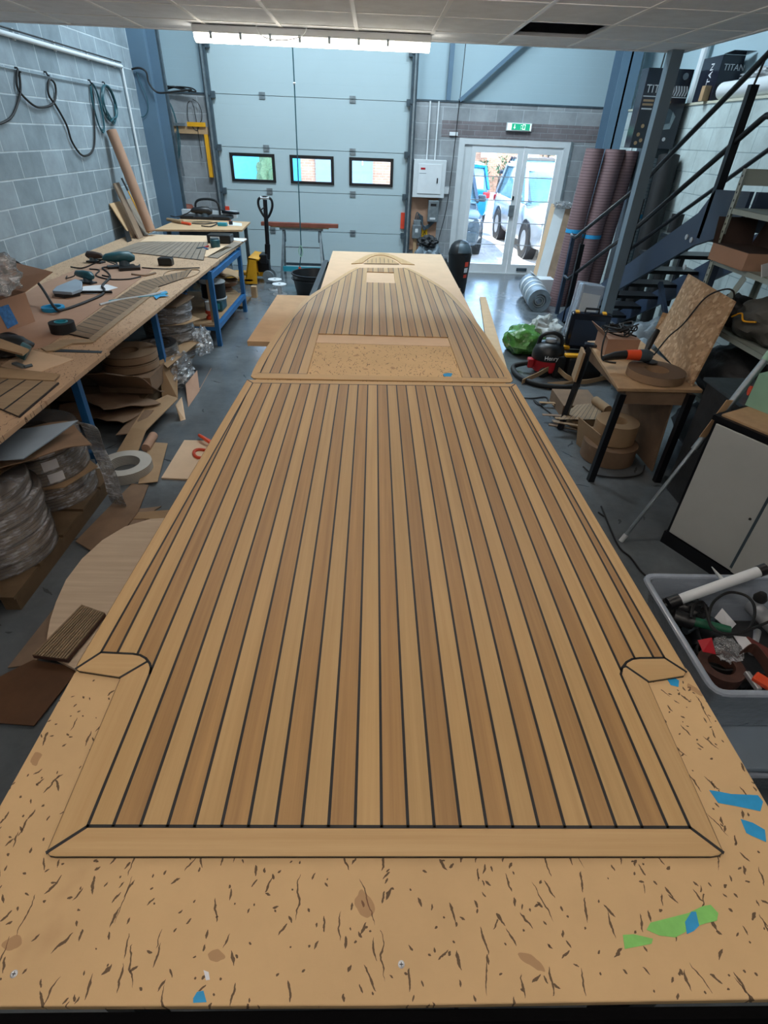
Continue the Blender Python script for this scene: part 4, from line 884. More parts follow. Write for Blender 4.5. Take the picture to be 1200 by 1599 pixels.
tag(MB().slab([Z(283,657,.003),Z(290,655,.003),Z(284,620,.10),Z(275,632,.12)],.008).build('white_board','mdf',None),'white faced board scrap leaning at the end of the flattened carton','board')
tag(MB().slab([Z(294,636,.003),Z(312,610,.003),X(308,578,-1.78),X(290,600,-1.80)],.008).build('upright_cardboard','cardp',None),'pale cardboard panel leaning against the pallet under the bench','cardboard')
tag(MB().slab([Z(312,608,.003),Z(330,575,.003),X(326,566,-1.84),X(306,590,-1.84)],.008).build('upright_cardboard','cardp',None),'thin cardboard strip leaning further along the pallet','cardboard')
tag(MB().tube([Z(228,700,.04),Z(240,680,.04)],.035,12).build('paper_tube','cardp',None,smooth=True),'short cardboard tube under the flattened carton end','tube')
tag(MB().blob((-1.80,5.95-.3,.145),(.2,.3,.28),.3,4,19).build('plastic_wrap','film',None,smooth=True),'small crumple of clear plastic in front of the tall coil stack','plastic')
# floor scraps
def fsheet(pts,label,mat='card',z=.002,th=.005,name='cardboard_piece',cat='cardboard'): return tag(MB().prism([Z(u,v,z+th) for u,v in pts],z,z+th).build(name,mat,None),label,cat)
fsheet([(216,755),(246,752),(262,692),(234,690)],'rectangular cardboard piece on the floor beside the grey coil',z=.02)
fsheet([(252,746),(330,750),(400,690),(288,687)],'pale plywood sheet on the floor partly under the table','mdf',.002,.012,'plywood_sheet','board')
fsheet([(206,792),(262,800),(262,812),(240,812),(200,812)],'small cardboard piece above the arched board','cardd')
fsheet([(212,800),(280,795),(280,810),(200,810)],'flat cardboard piece beside the arched board',z=.009)
fsheet([(12,1042),(52,1038),(78,1005),(150,905),(236,800),(252,790),(214,795),(150,870),(100,930)],'long dirty grey cardboard strip along the floor beside the coils','coiltop',.002,.006)
fsheet([(118,845),(206,755),(232,757),(215,800),(160,870)],'dirty brown board on the floor under the plastic strip','cardd',.010,.008,'floor_board','board')
ar=T('arched_board','pale wood grained board with a rounded end lying on the floor left of the table','board',Z(160,930,.0)); MB().prism([Z(u,v,.04) for u,v in [(74,990),(78,968),(87,940),(103,905),(128,872),(160,843),(195,822),(235,810),(300,806),(330,1000),(118,1045),(70,1020)]],.022,.040).build('board','ply',ar,bev=.002)
for u,v in ((130,900),(150,980),(200,850)): p=Z(u,v,.01); MB().bx(p.x-.03,p.x+.12,p.y-.03,p.y+.03,0,.0215).build('spacer','pallet',ar)
rp=T('ribbed_mat','short brown ribbed panel resting on the arched board','panel',Z(100,990,.05))
A,B_,C_,D_=[Z(u,v,.075) for u,v in ((50,1022),(104,1029),(164,957),(127,944))]; MB().prism([A,B_,C_,D_],.05,.07).build('backing','sand',rp)
m=MB()
for k in range(12): t0,t1=(k+.18)/12,(k+.82)/12; m.prism([A.lerp(B_,t0),A.lerp(B_,t1),D_.lerp(C_,t1),D_.lerp(C_,t0)],.07,.077)
m.build('ribs','oldteak2',rp)
fsheet([(-60,1090),(8,1052),(52,1030),(124,1043),(53,1133),(-10,1128),(-60,1130)],'dark brown hardboard sheet on the floor at the lower left','hard',.012,.005,'hardboard_sheet','board')
for k in range(5):
    z_=.18+k*.016; dx=(0,.012,-.01,.008,-.006)[k]; tag(MB().prism([(x+dx,y) for x,y in [(-2.55,1.33),(-2.02+.02*k,1.30),(-1.88,1.60),(-1.86,1.86),(-2.55,1.86)]],z_,z_+.012).build('cardboard_sheet',('card','cardd')[k%2],None),f'brown cardboard sheet, {("bottom","second from bottom","middle","fourth from bottom","top")[k]} of the pile at the left edge','cardboard','cardboard pile at the left edge')
tag(MB().bx(-2.5,-1.93,1.38,1.84,.0,.178).build('carton','cardd',None),'brown carton carrying the cardboard pile at the left edge','carton')
# orange cable and black tool bag under the table
tg=T('tool_bag','black bag with orange cable loops under the left side of the table','bag',(-1.02,3.9,0)); MB().blob((-.93,4.0,0),(.34,.4,.3),.15,3,4).build('body','darkbag',tg,smooth=True)
MB().tube(cr([(-1.08,3.8,.05),(-1.13,3.9,.16),(-1.05,4.05,.22),(-1.10,4.15,.12),(-1.05,4.3,.16)],5),.014,7).build('orange_loop','orange',tg,smooth=True)
cable('orange_cable',[Z(335,706,.02),Z(312,702,.02),Z(303,706,.02),Z(308,714,.02),Z(330,716,.02)],.013,'cable_o','orange red cable loop on the pale plywood on the floor')
cable('orange_cable',[Z(340,700,.02),Z(318,684,.05),Z(312,680,.03),Z(330,690,.02)],.013,'orange','orange cable bend beside the table edge above the pale plywood')
# ---- shelf frame contents
def drum(x,y,z,r,h,label,body='black'):
    t=T('cable_drum',label,'cable drum',(x,y,z)); MB().lathe([(r,0),(r,.012),(r*.9,.013),(r*.9,h-.013),(r,h-.012),(r,h),(.02,h)],(x,y,z),28).build('flanges','offwhite',t,smooth=False)
    MB().ring((x,y,z),r*.5,r*.94,.016,h-.016).build('cable_winding',body,t,smooth=True); return t
SZ=.246
tk=T('tool_box','teal and black tool standing under the black cable drum','tool box',(-1.95,7.0,SZ)); MB().bx(-2.08,-1.86,6.86,7.12,SZ,SZ+.13).build('body','tealdk',tk,bev=.02); MB().bx(-2.05,-1.89,6.85,6.86,SZ+.03,SZ+.1).build('front_plate','teal',tk)
drum(-1.98,7.0,SZ+.132,.155,.20,'black cable drum with white flanges on the blue framed shelf')
og=T('copper_pot','small copper coloured pot on the lower shelf of the blue frame','pot',(-1.93,6.55,SZ)); MB().lathe([(.05,0),(.055,.02),(.03,.05),(.055,.07),(.05,.10),(0,.10)],(-1.93,6.55,SZ),18).build('pot_body','cable_o',og,smooth=True); MB().lathe([(.042,.101),(.042,.2),(0,.2)],(-1.93,6.55,SZ),16).build('glass_jar','offwhite',og,smooth=True)
drum(-2.05,7.45,SZ+.0,.10,.16,'pale reel behind the black cable drum on the shelf','offwhite')
tag(MB().bx(-2.35,-2.15,6.35,6.5,SZ,SZ+.3).build('blue_carton','bluepaper',None),'pale blue printed carton inside the blue framed shelf','carton')
# heap of offcuts behind the shelf frame
r_=random.Random(11)
for k in range(9):
    y=8.45+.02*k; x=-2.22+r_.uniform(-.1,.12); a=r_.uniform(-.6,.6)
    tag(MB().sheet((x,8.15+.03*k+.1,.06+.045*k),.42+r_.uniform(-.1,.12),.36,lambda u,v:.05*math.sin(u*3+k),.006,a,k,.05,tilt=(r_.uniform(-.25,.25),r_.uniform(-.2,.35))).build('cardboard_offcut',('card','cardp','cardd')[k%3],None,smooth=True),f'curled cardboard offcut in the heap beyond the blue frame, layer {("lowest","second lowest","third lowest","fourth lowest","middle","fourth highest","third highest","second highest","highest")[k]}','cardboard','offcut heap beyond the blue frame')
tag(MB().bx(-2.25,-1.85,7.95,8.5,.0,.04).build('pallet_block','pallet',None),'wooden block on the floor under the cardboard offcut heap','block')
tag(MB().bx(-1.86,-1.78,8.6,8.7,0,.16).build('wood_block','pine',None),'short wood block on the floor beside the yellow pallet truck','block')

# ------------------------------------------------------------------ middle distance
pj=T('pallet_truck','yellow pallet truck with a tall black handle before the roller door','pallet truck',(-1.85,9.75,0))
for y in (9.52,9.98): MB().bx(-3.0,-1.98,y-.09,y+.09,.05,.10).build('fork','yellow',pj,bev=.01)
MB().slab([(-2.12,9.43,.02),(-1.92,9.43,.02),(-1.90,9.43,.40),(-2.02,9.43,.42)],.02).slab([(-2.12,10.05,.02),(-2.02,10.05,.42),(-1.90,10.05,.40),(-1.92,10.05,.02)],.02).slab([(-2.03,9.43,.42),(-1.86,9.43,.40),(-1.86,10.05,.40),(-2.03,10.05,.42)],.02).slab([(-2.13,9.43,.02),(-2.03,9.43,.42),(-2.03,10.05,.42),(-2.13,10.05,.02)],.02).build('chassis','yellow',pj)
MB().bx(-1.93,-1.74,9.66,9.82,.16,.36).bx(-1.88,-1.76,9.60,9.88,.30,.44).build('hydraulic_pump','blackm',pj,bev=.01)
for y in (9.63,9.85): MB().lathe([(.02,-.03),(.09,-.028),(.1,0),(.09,.028),(.02,.03)],n=24,m=Matrix.Translation((-1.76,y,.10))@Matrix.Rotation(PI/2,4,'X')).build('wheel','galv',pj,smooth=True)
MB().tube([(-1.77,9.74,.36),(-1.75,9.74,.58)],.045,10).tube([(-1.75,9.74,.5),(-1.73,9.74,1.22)],.034,10).build('handle_post','blackm',pj,smooth=True)
MB().tube(cr([(-1.73,9.74,.96),(-1.83,9.74,1.10),(-1.83,9.74,1.22),(-1.73,9.74,1.255),(-1.63,9.74,1.22),(-1.63,9.74,1.10)],5,True),.019,8,closed=True).build('handle_loop','blackm',pj,smooth=True)
MB().tube([(-1.80,9.74,1.245),(-1.66,9.74,1.245)],.022,8).build('grip_top','offwhite',pj); MB().tube([(-1.74,9.72,1.12),(-1.80,9.70,1.08)],.01,6).build('lever','black',pj)
# trestle stand with planks
ts=T('trestle_stand','grey steel trestle stand with a blue foot rail before the roller door','trestle',(-1.22,10.2,0))
MB().bx(-1.60,-.86,10.17,10.23,.745,.78).build('top_bar','galv',ts)
for s_,x in ((-1,-1.53),(1,-.92)):
    for y in (9.95,10.42): MB().bar((x,10.2,.745),(x+s_*.06,y,.0),.035).build('leg','galv',ts)
    MB().bar((x,10.2,.56),(x+s_*.002,10.2,.74),.05).build('adjuster','galvd',ts)
MB().bx(-1.53,-.92,10.18,10.2,.47,.49).build('cross_bar','galv',ts); MB().bx(-1.56,-.90,10.0,10.03,.12,.20).build('foot_rail','teal',ts); MB().bx(-1.55,-.90,10.33,10.36,.16,.2).build('rear_rail','galvd',ts)
tag(MB().bx(-1.90,-.60,10.12,10.24,.801,.855).build('timber_plank','terracotta',None),'reddish brown timber plank lying across the trestle stand','plank')
tag(MB().bx(-1.75,-.76,10.14,10.26,.781,.80).build('timber_strip','pine',None),'thin pale timber strip under the plank on the trestle','plank')
def spool(x,y,z,label,r=.11,h=.16):
    t=T('empty_reel',label,'reel',(x,y,z),'empty white reels'); MB().lathe([(r,0),(r,.012),(.035,.014),(.035,h-.014),(r,h-.012),(r,h),(.02,h)],(x,y,z),28).build('body','white',t); MB().lathe([(.019,h+.001),(.019,h+.002),(0,h+.002)],(x,y,z),14).build('hub_hole','black',t)
spool(-1.46,8.86,0,'empty white reel, nearer of the two by the black tub'); spool(-1.58,9.18,0,'empty white reel, farther of the two by the black tub')
bt_=T('black_tub','large round black tub on the floor behind the far end of the table','tub',(-.92,8.95,0)); m=MB(); m.lathe([(.28,0),(.34,.30),(.355,.31),(.355,.325),(.33,.325),(.27,.02),(0,.02)],(-.92,8.95,0),36); m.build('body','black',bt_,smooth=True); MB().tube([(-.92+.345*math.cos(t*.2),8.95+.345*math.sin(t*.2),.24) for t in range(32)],.008,6,closed=True).build('rib','black',bt_)
rp_=T('door_pull_rope','thin teal pull rope hanging from above in front of the roller door','rope',(-1.13,9.45,.1)); MB().tube([(-1.13,9.45,5.5),(-1.135,9.45,2.66),(-1.16,9.45,.55),(-1.2,9.45,.30)],.009,6).build('cord','tealdk',rp_); MB().tube(cr([(-1.16,9.44,.62),(-1.20,9.44,.55),(-1.17,9.44,.46),(-1.14,9.44,.52)],5,True),.008,6,closed=True).build('knot_loop','mint',rp_); MB().tube([(-1.2,9.45,.30),(-1.205,9.45,.08)],[.02,.03],8).build('orange_weight','orange',rp_); MB().lathe([(.0,-.02),(.025,0),(0,.02)],(-1.135,9.45,2.66),10).build('bead','white',rp_)
MB().tube([(-1.205,9.45,.08),(-1.205,9.45,0)],.008,6).build('tail','tealdk',rp_)
# boards on the floor right of the table end
tag(MB().prism([(1.32,5.6),(1.52,5.6),(1.86,9.05),(1.76,9.05)],.001,.02).build('floor_plank','mdf2',None),'long thin pale board lying on the floor right of the table','board')
# ------------------------------------------------------------------ right side: back wall boxes, bin
bp=T('backing_board','brown timber backing board under the white cabinet on the back wall','board',(.95,YB,1)); MB().bx(.68,1.16,YB-.02,YB-.001,.38,1.24).build('board','cardp',bp)
fb=T('distribution_cabinet','white metal electrical cabinet on the block wall beside the roller door','electrical cabinet',(.96,YB,1.5)); MB().bx(.68,1.24,YB-.14,YB-.001,1.24,1.80).build('body','offwhite',fb,bev=.006); d_=MB().bx(.76,1.17,YB-.15,YB-.141,1.30,1.74).build('door','white',fb,bev=.003); MB().bx(1.09,1.11,YB-.158,YB-.150,1.46,1.54).build('handle','black',d_); MB().bx(.80,.88,YB-.1515,YB-.150,1.655,1.685).build('red_label','red',d_)
MB().bx(.78,.90,YB-.1515,YB-.150,1.60,1.606).build('label_line','galvd',d_)
for x in (.90,1.04): tag(MB().tube([(x,YB-.03,1.80),(x,YB-.03,2.60)],.013,8).build('conduit','white',None),f'white vertical conduit above the cabinet, {"left" if x<1 else "right"} of the pair','conduit'); 
mtx=T('electric_meter','grey electricity meter below the white cabinet','meter',(1.07,YB,1)); MB().bx(.98,1.17,YB-.12,YB-.021,.86,1.20).build('body','galv',mtx,bev=.01); MB().bx(1.02,1.12,YB-.125,YB-.12,1.11,1.15).build('display','black',mtx); MB().bx(1.02,1.12,YB-.1215,YB-.12,.90,.93).build('label_strip','white',mtx)
fu=T('fuse_unit','grey fuse unit with cables below the meter','fuse box',(.80,YB,.8)); MB().bx(.72,.88,YB-.10,YB-.021,.58,.80).bx(.735,.865,YB-.09,YB-.022,.801,.88).build('body','galv',fu,bev=.005); MB().bx(.77,.82,YB-.102,YB-.10,.68,.74).build('label_strip','white',fu)
for k in range(4): MB().tube(cr([(.76+.03*k,YB-.05,.88),(.80+.03*k,YB-.06,1.0-.02*k),(.93,YB-.06,.78-.02*k),(1.06+.02*k,YB-.06,.86)],5),.010,6).build('cable','galvd',fu,smooth=True)
wn=T('warning_sign','yellow warning sign with a black triangle beside the fuse unit','sign',(.95,YB,.6)); MB().bx(.90,1.00,YB-.026,YB-.021,.56,.74).build('plate','warn',wn); m=MB(); y=YB-.0275
m.slab([(.915,y,.63),(.985,y,.63),(.95,y,.70)],.001); m.bx(.91,.99,y-.001,y,.60,.607).bx(.91,.99,y-.001,y,.585,.592); m.build('triangle','black',wn); MB().slab([(.93,y-.0015,.637),(.97,y-.0015,.637),(.95,y-.0015,.68)],.0005).build('triangle_field','warn',wn)
tag(MB().bx(.75,.81,YB-.06,YB-.03,.0,.60).build('timber_stud','pine',None),'upright timber piece below the fuse unit','stud')
cable('hung_cable',[(1.40,YB-.03,4.0),(1.38,YB-.03,2.6),(1.33,YB-.03,1.2),(1.22,YB-.03,.55),(1.2,YB-.03,.1)],.006,'black','long thin black cable hanging beside the glass door frame')
tag(MB().bx(1.26,1.40,YB-.03,YB-.001,2.15,2.2).build('white_trunking','white',None),'short white trunking piece above the cabinet side of the door','trunking')
tag(MB().bx(1.24,1.34,YB-.03,YB-.001,1.3,1.40).build('junction_box','white',None),'small white junction box right of the electrical cabinet','junction box')
for k,(x,y,z,d,mat_) in enumerate(((1.02,10.6,0,(.5,.5,.62),'sackb'),(1.15,10.12,0,(.40,.40,.46),'darkbag'),(1.12,9.78,0,(.3,.3,.26),'sack'),(.98,10.55,.50,(.34,.3,.2),'darkbag'))): tag(MB().blob((x,y,z),d,.3,3.2,k+20).build('cable_bag',mat_,None,smooth=True),('tall blue grey bag of cables below the electrical panel','black bag behind the swing bin','small pale bag on the floor between table and swing bin','dark bag lying on top of the tall bag of cables')[k],'bag')
bi=T('swing_bin','black swing lid bin with red stickers before the glass door','bin',(1.42,9.42,0)); MB().lathe([(.145,0),(.15,.01),(.185,.56),(.19,.57),(.19,.60),(0,.60)],(1.42,9.42,0),36).build('body','black',bi,smooth=True)
MB().lathe([(.185,.601),(.18,.64),(.155,.71),(.11,.76),(.05,.785),(0,.79)],(1.42,9.42,0),36).build('dome_lid','black',bi,smooth=True)
m=MB(); 
for k in range(6):
    for j in range(5):
        def sp(a,b): return Vector((1.42+.19*math.cos(b)*math.cos(a),9.42+.19*math.cos(b)*math.sin(a),.602+.193*math.sin(b)))
        a0,a1=-1.9+k*.22,-1.9+(k+1)*.22; b0,b1=.1+j*.22,.1+(j+1)*.22; m.f([sp(a0,b0),sp(a1,b0),sp(a1,b1),sp(a0,b1)])
bmesh.ops.remove_doubles(m.bm,verts=m.bm.verts,dist=.0005); m.build('swing_flap','galvd',bi,smooth=True)
for z0,z1,mt_ in ((.42,.49,'crimson'),(.33,.40,'paper'),(.25,.30,'crimson')): 
    m=MB()
    for k in range(3):
        a0=-1.15+k*.14; r0=.1505+(.035*(z0/.56)); q=[Vector((1.42+(.1515+.0352*zz_/.56)*math.cos(a),9.42+(.1515+.0352*zz_/.56)*math.sin(a),zz_)) for a,zz_ in ((a0,z0),(a0+.14,z0),(a0+.14,z1),(a0,z1))]; m.slab(q,.001)
    m.build('sticker',mt_,bi)
br=T('brown_roll','short brown roll lying on the floor at the foot of the swing bin','roll',(1.22,8.98,.0)); MB().tube([(1.14,8.95,.09),(1.40,8.88,.09)],.085,20).build('roll_body','cardd',br,smooth=True)
# leaning boards by the door
def leanb(x0,x1,yb,yt,zt,th,mat,label,shear=.30,name='leaning_board'):
    return tag(MB().slab([(x0,yb,0.01),(x1,yb-.02,0.01),(x1+shear,yt,zt),(x0+shear,yt,zt)],th).build(name,mat,None),label,'board')
leanb(2.82,3.02,10.0,10.86,1.22,.02,'mdf','pale board leaning by the glass door, leftmost of the group',.36)
leanb(2.86,3.14,9.90,10.78,1.20,.025,'offwhite','wide white faced board leaning by the glass door',.38)
leanb(3.00,3.20,9.76,10.68,1.19,.03,'coiltop','brown edged board leaning in front of the wide white board',.40)
leanb(3.10,3.17,9.62,10.58,1.17,.03,'mdf','narrow pale board leaning nearest the ribbed rolls',.42)
leanb(3.14,3.40,9.9,10.60,.9,.02,'terracotta','reddish board leaning behind the narrow pale board',.30)
tag(MB().blob((3.36,10.66,1.22),(.36,.24,.10),.3,4,31,flatb=False).build('plastic_wrap','film',None,smooth=True),'clear plastic sheet draped over the tops of the leaning boards','plastic')
wb=T('white_carton','white cardboard carton standing at the foot of the leaning boards','carton',(2.85,9.15,0)); MB().bx(2.68,2.95,9.1,9.35,0,.30).build('body','white',wb); MB().slab([(2.68,9.1,.301),(2.68,9.35,.301),(2.60,9.35,.38),(2.60,9.1,.38)],.004).build('flap','white',wb)
# rolled carpet
rc=T('rolled_carpet','rolled grey and white carpet lying on the floor before the leaning boards','rolled carpet',(2.58,8.6,0)); c0=Vector((2.62,9.35,.17)); c1_=Vector((2.52,8.28,.16)); Mx=Matrix.Translation(c1_)@((c0-c1_).to_track_quat('Z','Y').to_matrix().to_4x4()); L_=(c0-c1_).length
MB().ring((0,0,0),.10,.165,0,L_,32,Mx).build('carpet_roll','sackb',rc,smooth=True)
for z0,z1 in ((.30,.36),(.55,.60),(.8,.9)): MB().ring((0,0,0),.166,.172,z0,z1,32,Mx).build('tape_band','white',rc,smooth=True)
sp_=[]
for k in range(60): a=k*.25; r=.03+.075*k/60; sp_.append(Mx@Vector((r*math.cos(a),r*math.sin(a),.01)))
MB().tube(sp_,.006,5).build('inner_winding','sack',rc); MB().slab([Mx@Vector(p) for p in ((-.17,.05,.02),(-.10,-.14,.02),(-.08,-.14,.5),(-.17,.05,.55))],.008).build('loose_flap','offwhite',rc)
# ribbed underlay rolls
def uroll(x,y,r,h,dx,dy,label,mat='uroll',band=None,z=0):
    t=T('ribbed_roll',label,'roll',(x,y,z),'ribbed underlay rolls'); Mx=Matrix.Translation((x,y,z))@Matrix(((1,0,dx/h,0),(0,1,dy/h,0),(0,0,1,0),(0,0,0,1)))
    MB().ring((0,0,0),r*.35,r,0,h,32,Mx).build('roll_body',mat,t,smooth=True)
    if band: MB().ring((0,0,0),r+.001,r+.003,band,band+.05,32,Mx).build('tape_band','tape',t,smooth=True)
    return t
uroll(2.93,8.74,.125,2.06,.16,.2,'brown ribbed underlay roll, leftmost of the three, with blue tape','uroll',1.02)
uroll(3.19,8.72,.135,2.06,.18,.2,'brown ribbed underlay roll, middle of the three, with blue tape','uroll',.96)
uroll(3.44,8.82,.12,2.05,.16,.15,'brown ribbed underlay roll, rightmost, beside the grey steel post','uroll')
uroll(3.62,8.25,.10,1.98,.10,.3,'grey striped ribbed roll behind the stair rails with blue tape','urollw',1.28)
br_=T('black_roll','tall matt black roll leaning against the right wall behind the stair','roll',(3.78,7.95,0)); MB().tube([(3.74,7.9,0.02),(3.84,8.25,2.02)],.13,24).build('roll_body','rubber',br_,smooth=True)
bt2=T('black_tube','short black tube with a white band beside the tall black roll','tube',(3.8,7.45,0)); MB().tube([(3.82,7.48,.02),(3.88,7.62,1.42)],.075,20).build('tube_body','rubber',bt2,smooth=True); MB().tube([(3.866,7.59,1.14),(3.870,7.60,1.20)],.078,20).build('white_band','white',bt2,smooth=True)
# boxes on the rolls and the wall ledge
def toolbox(x0,x1,y0,y1,z0,z1,label,small=False):
    t=T('printed_carton',label,'carton',((x0+x1)/2,(y0+y1)/2,z0)); MB().bx(x0,x1,y0,y1,z0,z1).build('carton_body','brownbox' if False else 'screen',t,bev=.004); return t
tb1=toolbox(3.36,3.93,8.42,8.62,2.085,2.90,'tall black printed tool carton standing on top of the ribbed rolls'); yy=8.418
text('TITAN','printed_name',tb1,.115,'paper',(3.385,yy,2.66),(1,0,0),(0,0,1))
for k in range(7): MB().slab([(3.68+k*.034,yy-.001,2.635),(3.70+k*.034,yy-.001,2.635),(3.715+k*.034,yy-.001,2.685),(3.70+k*.034,yy-.001,2.735),(3.68+k*.034,yy-.001,2.735),(3.695+k*.034,yy-.001,2.685)],.001).build('chevron','paper',tb1)
for z0,x0,x1 in ((2.57,3.385,3.52),(2.53,3.385,3.52),(2.56,3.66,3.74)): MB().bx(x0,x1,yy-.0015,yy,z0,z0+.022).build('orange_text_bar','pine',tb1)
MB().bx(3.385,3.52,yy-.0015,yy,2.49,2.505).bx(3.37,3.92,yy-.0015,yy,2.618,2.628).build('white_line','paper',tb1)
m=MB().lathe([(.10,0),(.10,.002),(0,.002)],n=28,m=Matrix.Translation((3.72,yy-.0005,2.41))@Matrix.Rotation(PI/2,4,'X')); m.build('printed_tool_head','galvd',tb1)
MB().slab([(3.66,yy-.004,2.28),(3.82,yy-.004,2.30),(3.85,yy-.004,2.43),(3.80,yy-.004,2.48),(3.80,yy-.004,2.36),(3.67,yy-.004,2.33)],.001).build('printed_tool_body','galv',tb1)
for (x,z),k in zip(((3.78,2.19),(3.43,2.23),(3.48,2.17),(3.42,2.14),(3.46,2.32)),range(5)): MB().lathe([(.022,0),(.022,.002),(0,.002)],n=16,m=Matrix.Translation((x,yy-.0005,z))@Matrix.Rotation(PI/2,4,'X')).build('printed_dot','paper' if k==0 else 'pine',tb1)
MB().lathe([(.035,0),(.035,.002),(0,.002)],n=16,m=Matrix.Translation((3.84,yy-.0005,2.83))@Matrix.Rotation(PI/2,4,'X')).build('printed_reel','galv',tb1)
tag(MB().bx(3.92,3.995,8.0,8.08,2.576,2.72).build('pine_block','pine',None),'small pale wood block on the wall ledge beside the black cartons','block')
tb2=toolbox(4.0,4.26,7.95,8.40,2.577,3.0,'black printed tool carton standing on the right wall ledge'); text('TITAN','printed_name',tb2,.085,'paper',(4.04,7.948,2.86),(1,0,0),(0,0,1))
text('TITAN','printed_side_name',tb2,.10,'paper',(3.998,8.10,2.65),(0,0,1),(0,1,0))
MB().slab([(4.0,7.95,3.001),(4.26,7.95,3.001),(4.285,7.80,3.02),(4.03,7.80,3.02)],.004).build('flap','screen',tb2)
tb3=toolbox(3.72,3.98,8.66,8.96,2.60,2.86,'dark printed carton behind the tall black tool carton'); 
tag(MB().bx(3.70,3.99,8.64,9.0,0,2.598).build('grey_carton','galvd',None),'tall grey carton standing in the corner behind the black roll','carton')
tag(MB().tube([(4.06,4.6,2.665),(4.07,7.85,2.665)],.085,20).build('white_roll','white',None,smooth=True),'long white plastic roll lying on the ledge of the right wall','roll')
bw=MB()
for k in range(5): bw.blob((4.12,5.0+k*.55,2.78+.015*(k%2)),(.22,.75,.11),.3,4,k+40,flatb=False)
tag(bw.build('bubble_wrap','foil',None,smooth=True),'shiny clear plastic wrapping heaped on the white roll','plastic')
tag(MB().tube([(XR-.02,9.9,0.02),(XR-.02,9.9,2.56)],.012,8).build('wall_conduit','white',None),'thin white conduit on the right wall beside the blue column','conduit')
tag(MB().tube([(3.98,9.6,2.58),(4.06,9.55,5.4)],.010,6).build('dark_cable','black',None),'dark cable running up beside the right steel column','cable')
tag(MB().tube([(4.22,8.9,2.58),(4.22,8.9,5.4)],.05,10).build('downpipe','white',None),'pale blue white downpipe above the right wall','pipe')
# ------------------------------------------------------------------ staircase
SX0,SX1=2.78,3.56; sl=.60
def szl(y): return 1.70-(y-5.01)*sl        # top line of the stringer
st=T('steel_staircase','dark steel staircase with black tube handrails rising beside the post','staircase',(3.2,6.5,0))
for x in (SX0,SX1): MB().slab([(x,8.05,max(0,szl(8.05)-.36)),(x,8.05,max(.02,szl(8.05))),(x,5.08,1.66),(x,4.93,1.84),(x,4.46,1.86),(x,4.46,1.60),(x,5.0,1.42),(x,7.75,.0),(x,8.0,.0)],.03).build('stringer','navy',st)
MB().bx(SX0,SX1,4.46,4.93,1.62,1.66).build('landing','blackm',st); MB().bx(SX0+.01,SX1+.3,4.42,4.455,1.60,1.86).build('landing_edge','navy',st)
for k in range(8):
    y=7.75-k*.345; z=.19+k*.2075
    if z<1.6: MB().bx(SX0+.002,SX1-.032,y-.26,y,z-.035,z).build('tread','blackm',st)
def rail(pts,r=.022): MB().tube(pts,r,10).build('handrail','blackm',st,smooth=True)
rail([(SX0,4.3,3.02),(SX0,6.42,1.78),(SX0,8.05,1.06)]); rail([(SX0,4.3,2.3),(SX0,4.66,2.31),(SX0,4.70,2.29),(SX0,6.17,1.45),(SX0,7.99,.54)])
rail([(SX0,8.05,1.06),(SX0-.01,8.12,1.06),(SX0+.02,8.3,1.06)]); rail([(SX0,7.99,.54),(SX0,8.05,.54),(SX0+.02,8.25,.54)])
for y,z1 in ((4.95,2.50),(6.33,1.66),(7.75,1.02)): MB().bar((SX0,y,max(0,szl(y)-.25)),(SX0,y,z1),.06,.05).build('baluster','blackm',st); MB().tube([(SX0,y,z1),(SX0,y-.03,z1+.14)],.008,6).build('rail_pin','blackm',st)
MB().bar((SX0+.02,8.22,0),(SX0+.02,8.22,1.05),.05).build('newel_post','navy',st)
for y,z in ((5.13,1.47),(5.04,1.46),(5.00,1.25)): MB().lathe([(.022,0),(.022,.008),(0,.01)],n=12,m=Matrix.Translation((SX0-.03,y,z))@Matrix.Rotation(-PI/2,4,'Y')).build('bolt','alu',st)
rail([(SX1,5.0,2.5),(SX1,8.0,.95)]); 
for y in (5.2,6.6,7.8): MB().bar((SX1,y,max(0,szl(y)-.2)),(SX1,y,szl(y)+.72),.05).build('baluster','blackm',st)
MB().bar((SX0+.35,5.2,0),(SX0+.35,5.2,1.3),.06).bar((SX0+.36,5.2,.2),(SX0+.36,6.1,.9),.04).build('brace','navy',st)
# things around the stair foot
pb=T('plastic_box','tall clear plastic storage box standing on end before the grey post','storage box',(2.5,6.35,.0))
x,y=2.44,6.28; Mx=Matrix.Translation((x,y,.22))@Matrix.Rotation(-.12,4,'Z')@Matrix.Rotation(.10,4,'Y')@Matrix.Rotation(-.15,4,'X'); pb.location=(x,y,.2)
MB().bx(-.13,.13,-.08,.12,0,.60,Mx).build('body','tubp',pb,bev=.02); MB().bx(-.145,.145,.12,.15,-.01,.61,Mx).build('lid','tubp',pb,bev=.01); MB().bx(-.10,.10,-.083,-.08,.05,.5,Mx).build('label_area','white',pb)
tag(MB().bx(2.25,2.72,6.16,6.55,0,.20).build('carton','sack',None),'low pale carton under the standing plastic box','carton')
tag(MB().slab([Z(890,470,.02),Z(915,470,.02),Z(915,455,.02)+Vector((.1,.2,.3)),Z(893,455,.02)+Vector((0,.2,.3))],.01).build('pink_board','cardp',None),'small pink cardboard piece leaning beside the stair foot','cardboard')
